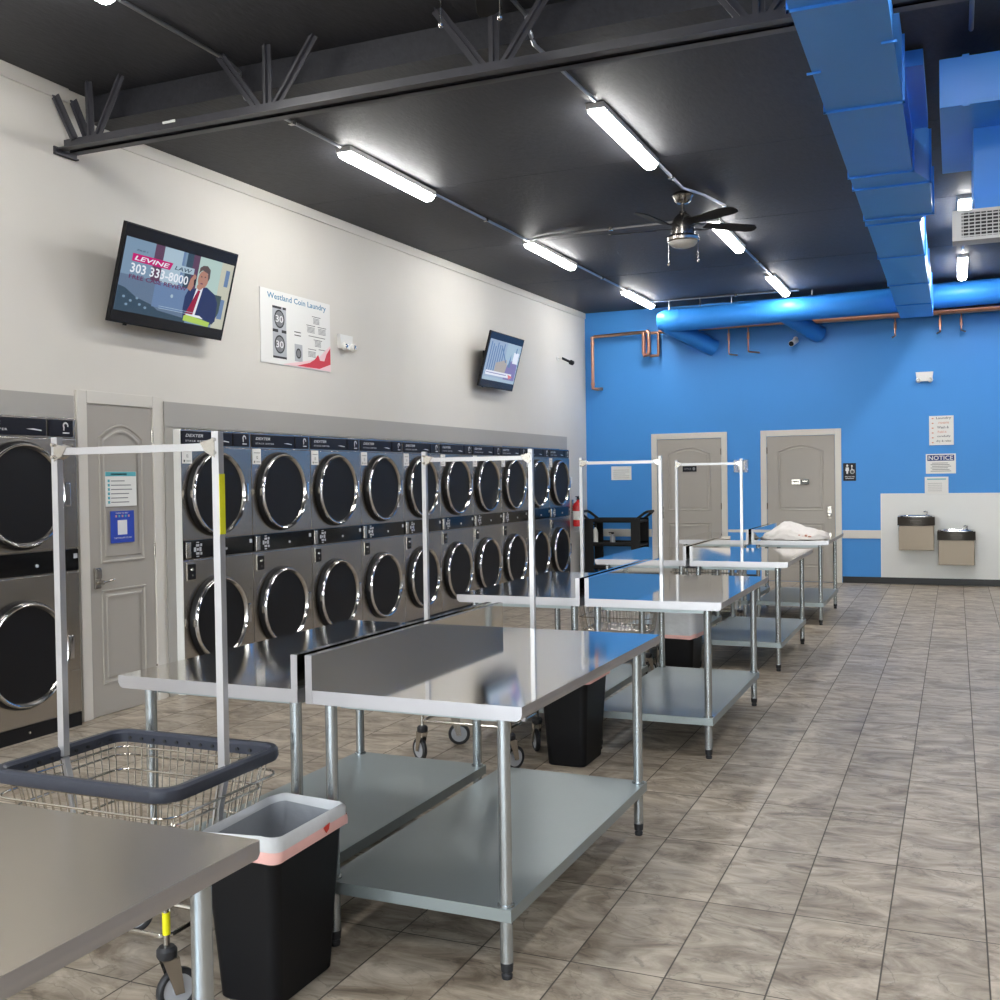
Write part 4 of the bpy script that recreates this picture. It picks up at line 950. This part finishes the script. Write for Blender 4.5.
fn = make_fan(); fn.scale = (1, 1, .94); fn.location = (-2.15, 9.12, ceil(9.12)); fn['label'] = 'ceiling fan with brushed nickel motor and white bowl in the middle of the ceiling'; fn['group'] = 'ceiling fans'
dup(fn, (-1.90, 4.19, ZN), 0, 'ceiling fan at the top edge, only its metal underside showing')

# ------------------------------------------------------------------ open-web joist
t = thing('roof_joist', 'dark painted steel bar joist crossing the ceiling with V-shaped webs', 'joist', (0, 5.26, 3.70))
m = MB()
for s_ in (-1, 1):
    y0 = .02*s_; y1 = .085*s_
    m.box(W+.03, XR, min(y0, y0+.008*s_), max(y0, y0+.008*s_), 0, .07); m.box(W+.03, XR, min(y0, y1), max(y0, y1), 0, .008)
m.build('bottom_chord', 'steelpaint', t)
def web(a, b, r=.022):
    m = MB(); a = Vector(a); b = Vector(b); d = (b-a).normalized(); u = Vector((0, 1, 0)); v = d.cross(u)
    for p, q_, w1, w2 in ((u, v, .05, .007), (v, u, .06, .007)):
        pts = [a-p*w1/2-q_*w2/2, a+p*w1/2-q_*w2/2, a+p*w1/2+q_*w2/2, a-p*w1/2+q_*w2/2]; m.prism(pts, b-a)
    m.build('web_member', 'steelpaint', t)
zt = ZN-3.70-.002
for xc in (-5.03+0, -3.70, -2.25, -.86, .5, 1.9):
    if xc < -5: 
        web((W+.03, -.09, .33), (-5.15, -.04, .06)); web((W+.06, .03, .33), (-5.10, .03, .06)); web((-5.06, 0, zt), (-5.05, 0, .06)); web((-4.79, 0, zt), (-5.0, 0, .06)); continue
    web((xc-.34, 0, zt), (xc-.07, 0, .06)); web((xc, 0, zt), (xc, 0, .06)); web((xc+.33, 0, zt), (xc+.06, 0, .06))
m = MB(); m.box(W+.001, W+.012, -.09, .10, -.03, .02); m.box(W+.001, W+.03, -.09, .10, -.03, -.02); m.build('bearing_plate', 'steelpaint', t)
m = MB(); m.box(-.03, .03, -.004, .004, 0, .015, .003); m.T = Matrix.Translation((.045, 0, .004)); m.box(-.02, .02, -.004, .004, -.004, .014, .004); m.build('paint_scuff', 'white', t, (-4.37, -.088, .03))

# ------------------------------------------------------------------ blue ducts
t = thing('rectangular_duct', 'large blue rectangular duct running along the ceiling to the back wall', 'duct', (-.655, 0, 3.58))
m = MB(); zc = .36
def dsec(x1, y0, x1b, y1, side=''): 
    z = zc
    m.add([(0, y0, 0), (x1, y0, 0), (x1, y0, z), (0, y0, z), (0, y1, 0), (x1b, y1, 0), (x1b, y1, z), (0, y1, z)], [(0, 1, 2, 3), (4, 7, 6, 5), (0, 4, 5, 1), (1, 5, 6, 2), (2, 6, 7, 3), (0, 3, 7, 4)])
dsec(.40, 1.0, .40, 7.69); dsec(.40, 7.69, .50, 8.03); dsec(.50, 8.03, .50, 9.0); dsec(.50, 9.0, .40, 9.2); dsec(.40, 9.2, .40, 15.0)
m.build('duct_body', 'bluegloss', t)
for y in (2.6, 4.81, 6.24, 7.69, 8.03, 9.02, 9.22, 10.7, 12.3, 13.8):
    x1 = .40 if y < 7.8 or y > 9.1 else .50
    m = MB(); e = .014
    m.box(-e, x1+e, y-.004, y+.004, -e, .0); m.box(-e, 0, y-.004, y+.004, -e, zc); m.box(x1, x1+e, y-.004, y+.004, -e, zc); m.build('seam_flange', 'bluegloss', t)
for x, y in ((.015, 5.6), (.385, 5.35)):
    m = MB(); m.box(x-.04, x+.03, y-.004, y+.004, -.012, -.001); m.build('screw_tab', 'bluegloss', t)
# lip of a branch high on the right side
m = MB(); m.box(.40, .50, 6.5, 7.69, .27, .36)
m.build('branch_collar', 'bluegloss', t)
t = thing('duct_box', 'blue duct box hanging right of the long duct, cut by the right edge', 'duct', (-.07, 6.35, 3.545))
m = MB(); m.box(0, 2.4, 0, 1.40, 0, .265, .004); m.box(.115, .15, -.012, 0, -.01, .27); m.build('duct_body', 'bluegloss', t)
m = MB(); m.box(.175, .95, .45, 1.2, -.41, 0, .004); m.build('drop_plenum', 'bluegloss', t)
t = thing('supply_grille', 'grey louvred air grille box below the blue duct box', 'grille', (-.01, 6.72, 2.885))
m = MB(); m.box(0, .95, 0, .14, 0, .175, .004); m.box(.0, .95, -.012, 0, 0, .018); m.box(0, .95, -.012, 0, .157, .175); m.box(0, .05, -.012, 0, .018, .157); m.box(.9, .95, -.012, 0, .018, .157); m.build('grille_frame', 'grille', t)
m = MB(); m.box(.05, .9, -.003, -.001, .018, .157); m.build('grille_shade_sheet', 'grilleshade', t)  # dark sheet on the solid box, paints the shade between louvres
m = MB()
for k in range(7): m.box(.05, .9, -.010, -.004, .022+k*.02, .028+k*.02)
for k in range(28): m.box(.055+k*.031, .060+k*.031, -.009, -.003, .018, .157)
m.build('louvre', 'grille', t)
m = MB(); m.box(.12, .9, .03, .135, .175, .25); m.build('neck', 'bluegloss', t)
m = MB(); m.box(-.05, .05, -.05, .05, 0, .09, .004); m.build('junction_box', 'grille'); jb = bpy.data.objects['junction_box']; jb.location = (.09, 8.9, ceil(8.9)-.092); tag(jb, 'small pale junction box behind the duct box on the ceiling', 'junction box')

# round spiral duct on the back wall
t = thing('round_duct', 'fat blue round duct running across the top of the back wall', 'duct', (-3.9, 15.2, 3.80))
def pz(x): return .018*(x+3.9)
m = MB(); Lp = XR+3.9-.02
m.tube([(-.06, 0, 0), (.04, 0, 0), (.08, 0, 0), (Lp, 0, .02*Lp*.9)], .16, 32, radii=[.12, .158, .163, .163]); m.build('main_pipe', 'bluepipe', t)
for x in (.25, 1.35, 2.08, 3.9, 5.2):
    m = MB(); zz = .018*x; m.tube([(x-.02, 0, zz), (x+.02, 0, zz+.0007)], .168, 32); m.build('coupling', 'bluepipe', t)
for x0, x1, dz in ((.05, .62, -.36), (1.72, 2.12, -.26)):
    m = MB(); m.tube([(x0, 0, .0+.018*x0-.04), (x1, D-15.2+.0, dz)], .125, 28); m.build('branch_pipe', 'bluepipe', t)
for x in (.1, .55, 1.0, 2.1):
    m = MB(); m.cyl((x, 0, .16), (x, 0, ceil(15.2)-3.80), .008 if x != .1 else .014, 8); m.build('hanger_rod', 'conduit' if x != .55 else 'steelpaint', t)

# copper piping
t = thing('copper_pipe', 'thick copper pipe running along the back wall below the blue round duct', 'pipe', (-4.1, 15.58, 3.71))
m = MB(); m.tube([(.05, 0, 0), (1.9, 0, .01), (1.93, 0, .01), (XR+4.1-.02, 0, .02)], .04, 18, radii=[.036, .036, .058, .058]); m.build('main_pipe', 'copper', t)
for x, l_, e in ((1.08, .40, .1), (1.36, .38, .14), (3.35, .28, -.04), (3.92, .26, -.04), (4.18, .26, .05)):
    m = MB(); m.tube([(x, 0, -.04), (x, 0, -l_+.02), (x, .02, -l_), (x+e, .12, -l_-.01)], .011, 8); m.cyl((x, 0, -.1), (x, 0, -.2), .018, 10); m.build('drain_drop', 'copper', t)
t = thing('copper_pipe', 'thinner copper pipe loop in the upper left corner of the blue wall', 'pipe', (-5.11, 15.62, 3.70))
m = MB(); m.tube([(.10, .13, -.79), (.06, .03, -.80), (.0, 0, -.79), (0, 0, -.76), (0, 0, -.04), (.012, 0, -.01), (.04, 0, .0), (.86, 0, .02), (.90, 0, .02)], .026, 14); m.build('bent_pipe', 'copper', t)
m = MB(); m.tube([(.86, -.04, .03), (.90, -.04, .0), (.90, -.04, -.28), (.88, -.04, -.33), (.83, -.04, -.34), (.82, -.04, -.30), (.82, -.04, 0)], .03, 12); m.build('riser_loop', 'copper', t)
m = MB(); m.tube([(.9, .02, 0), (1.02, .02, 0), (1.03, .02, -.02), (1.03, .02, -.30), (1.02, .02, -.34), (.9, .02, -.34)], .022, 12); m.build('riser', 'copper', t)
for z in (-.02, -.1, -.72):
    m = MB(); m.cyl((0, 0, z-.02), (0, 0, z+.02), .031, 14); m.build('coupling', 'copper', t)

# ------------------------------------------------------------------ light and view
w = bpy.data.worlds.new('daylight'); bpy.context.scene.world = w; w.use_nodes = True
nt = w.node_tree; bg = nt.nodes['Background']; sky = nt.nodes.new('ShaderNodeTexSky'); sky.sky_type = 'NISHITA'
sky.sun_disc = False; sky.sun_elevation = math.radians(40); sky.sun_rotation = math.radians(40); sky.air_density = 1.2; sky.dust_density = 2
hs = nt.nodes.new('ShaderNodeHueSaturation'); hs.inputs['Saturation'].default_value = .35; nt.links.new(sky.outputs[0], hs.inputs['Color'])
nt.links.new(hs.outputs[0], bg.inputs['Color']); bg.inputs['Strength'].default_value = 2.0
sc = bpy.context.scene
sc.view_settings.view_transform = 'Standard'; sc.view_settings.look = 'None'; sc.view_settings.gamma = 1; sc.view_settings.exposure = .6
sc.view_settings.use_curve_mapping = False
sc.cycles.max_bounces = 10; sc.cycles.diffuse_bounces = 5; sc.cycles.glossy_bounces = 6; sc.cycles.transmission_bounces = 6
sc.cycles.use_denoising = True; sc.cycles.sample_clamp_indirect = 6; sc.cycles.caustics_reflective = False; sc.cycles.caustics_refractive = False
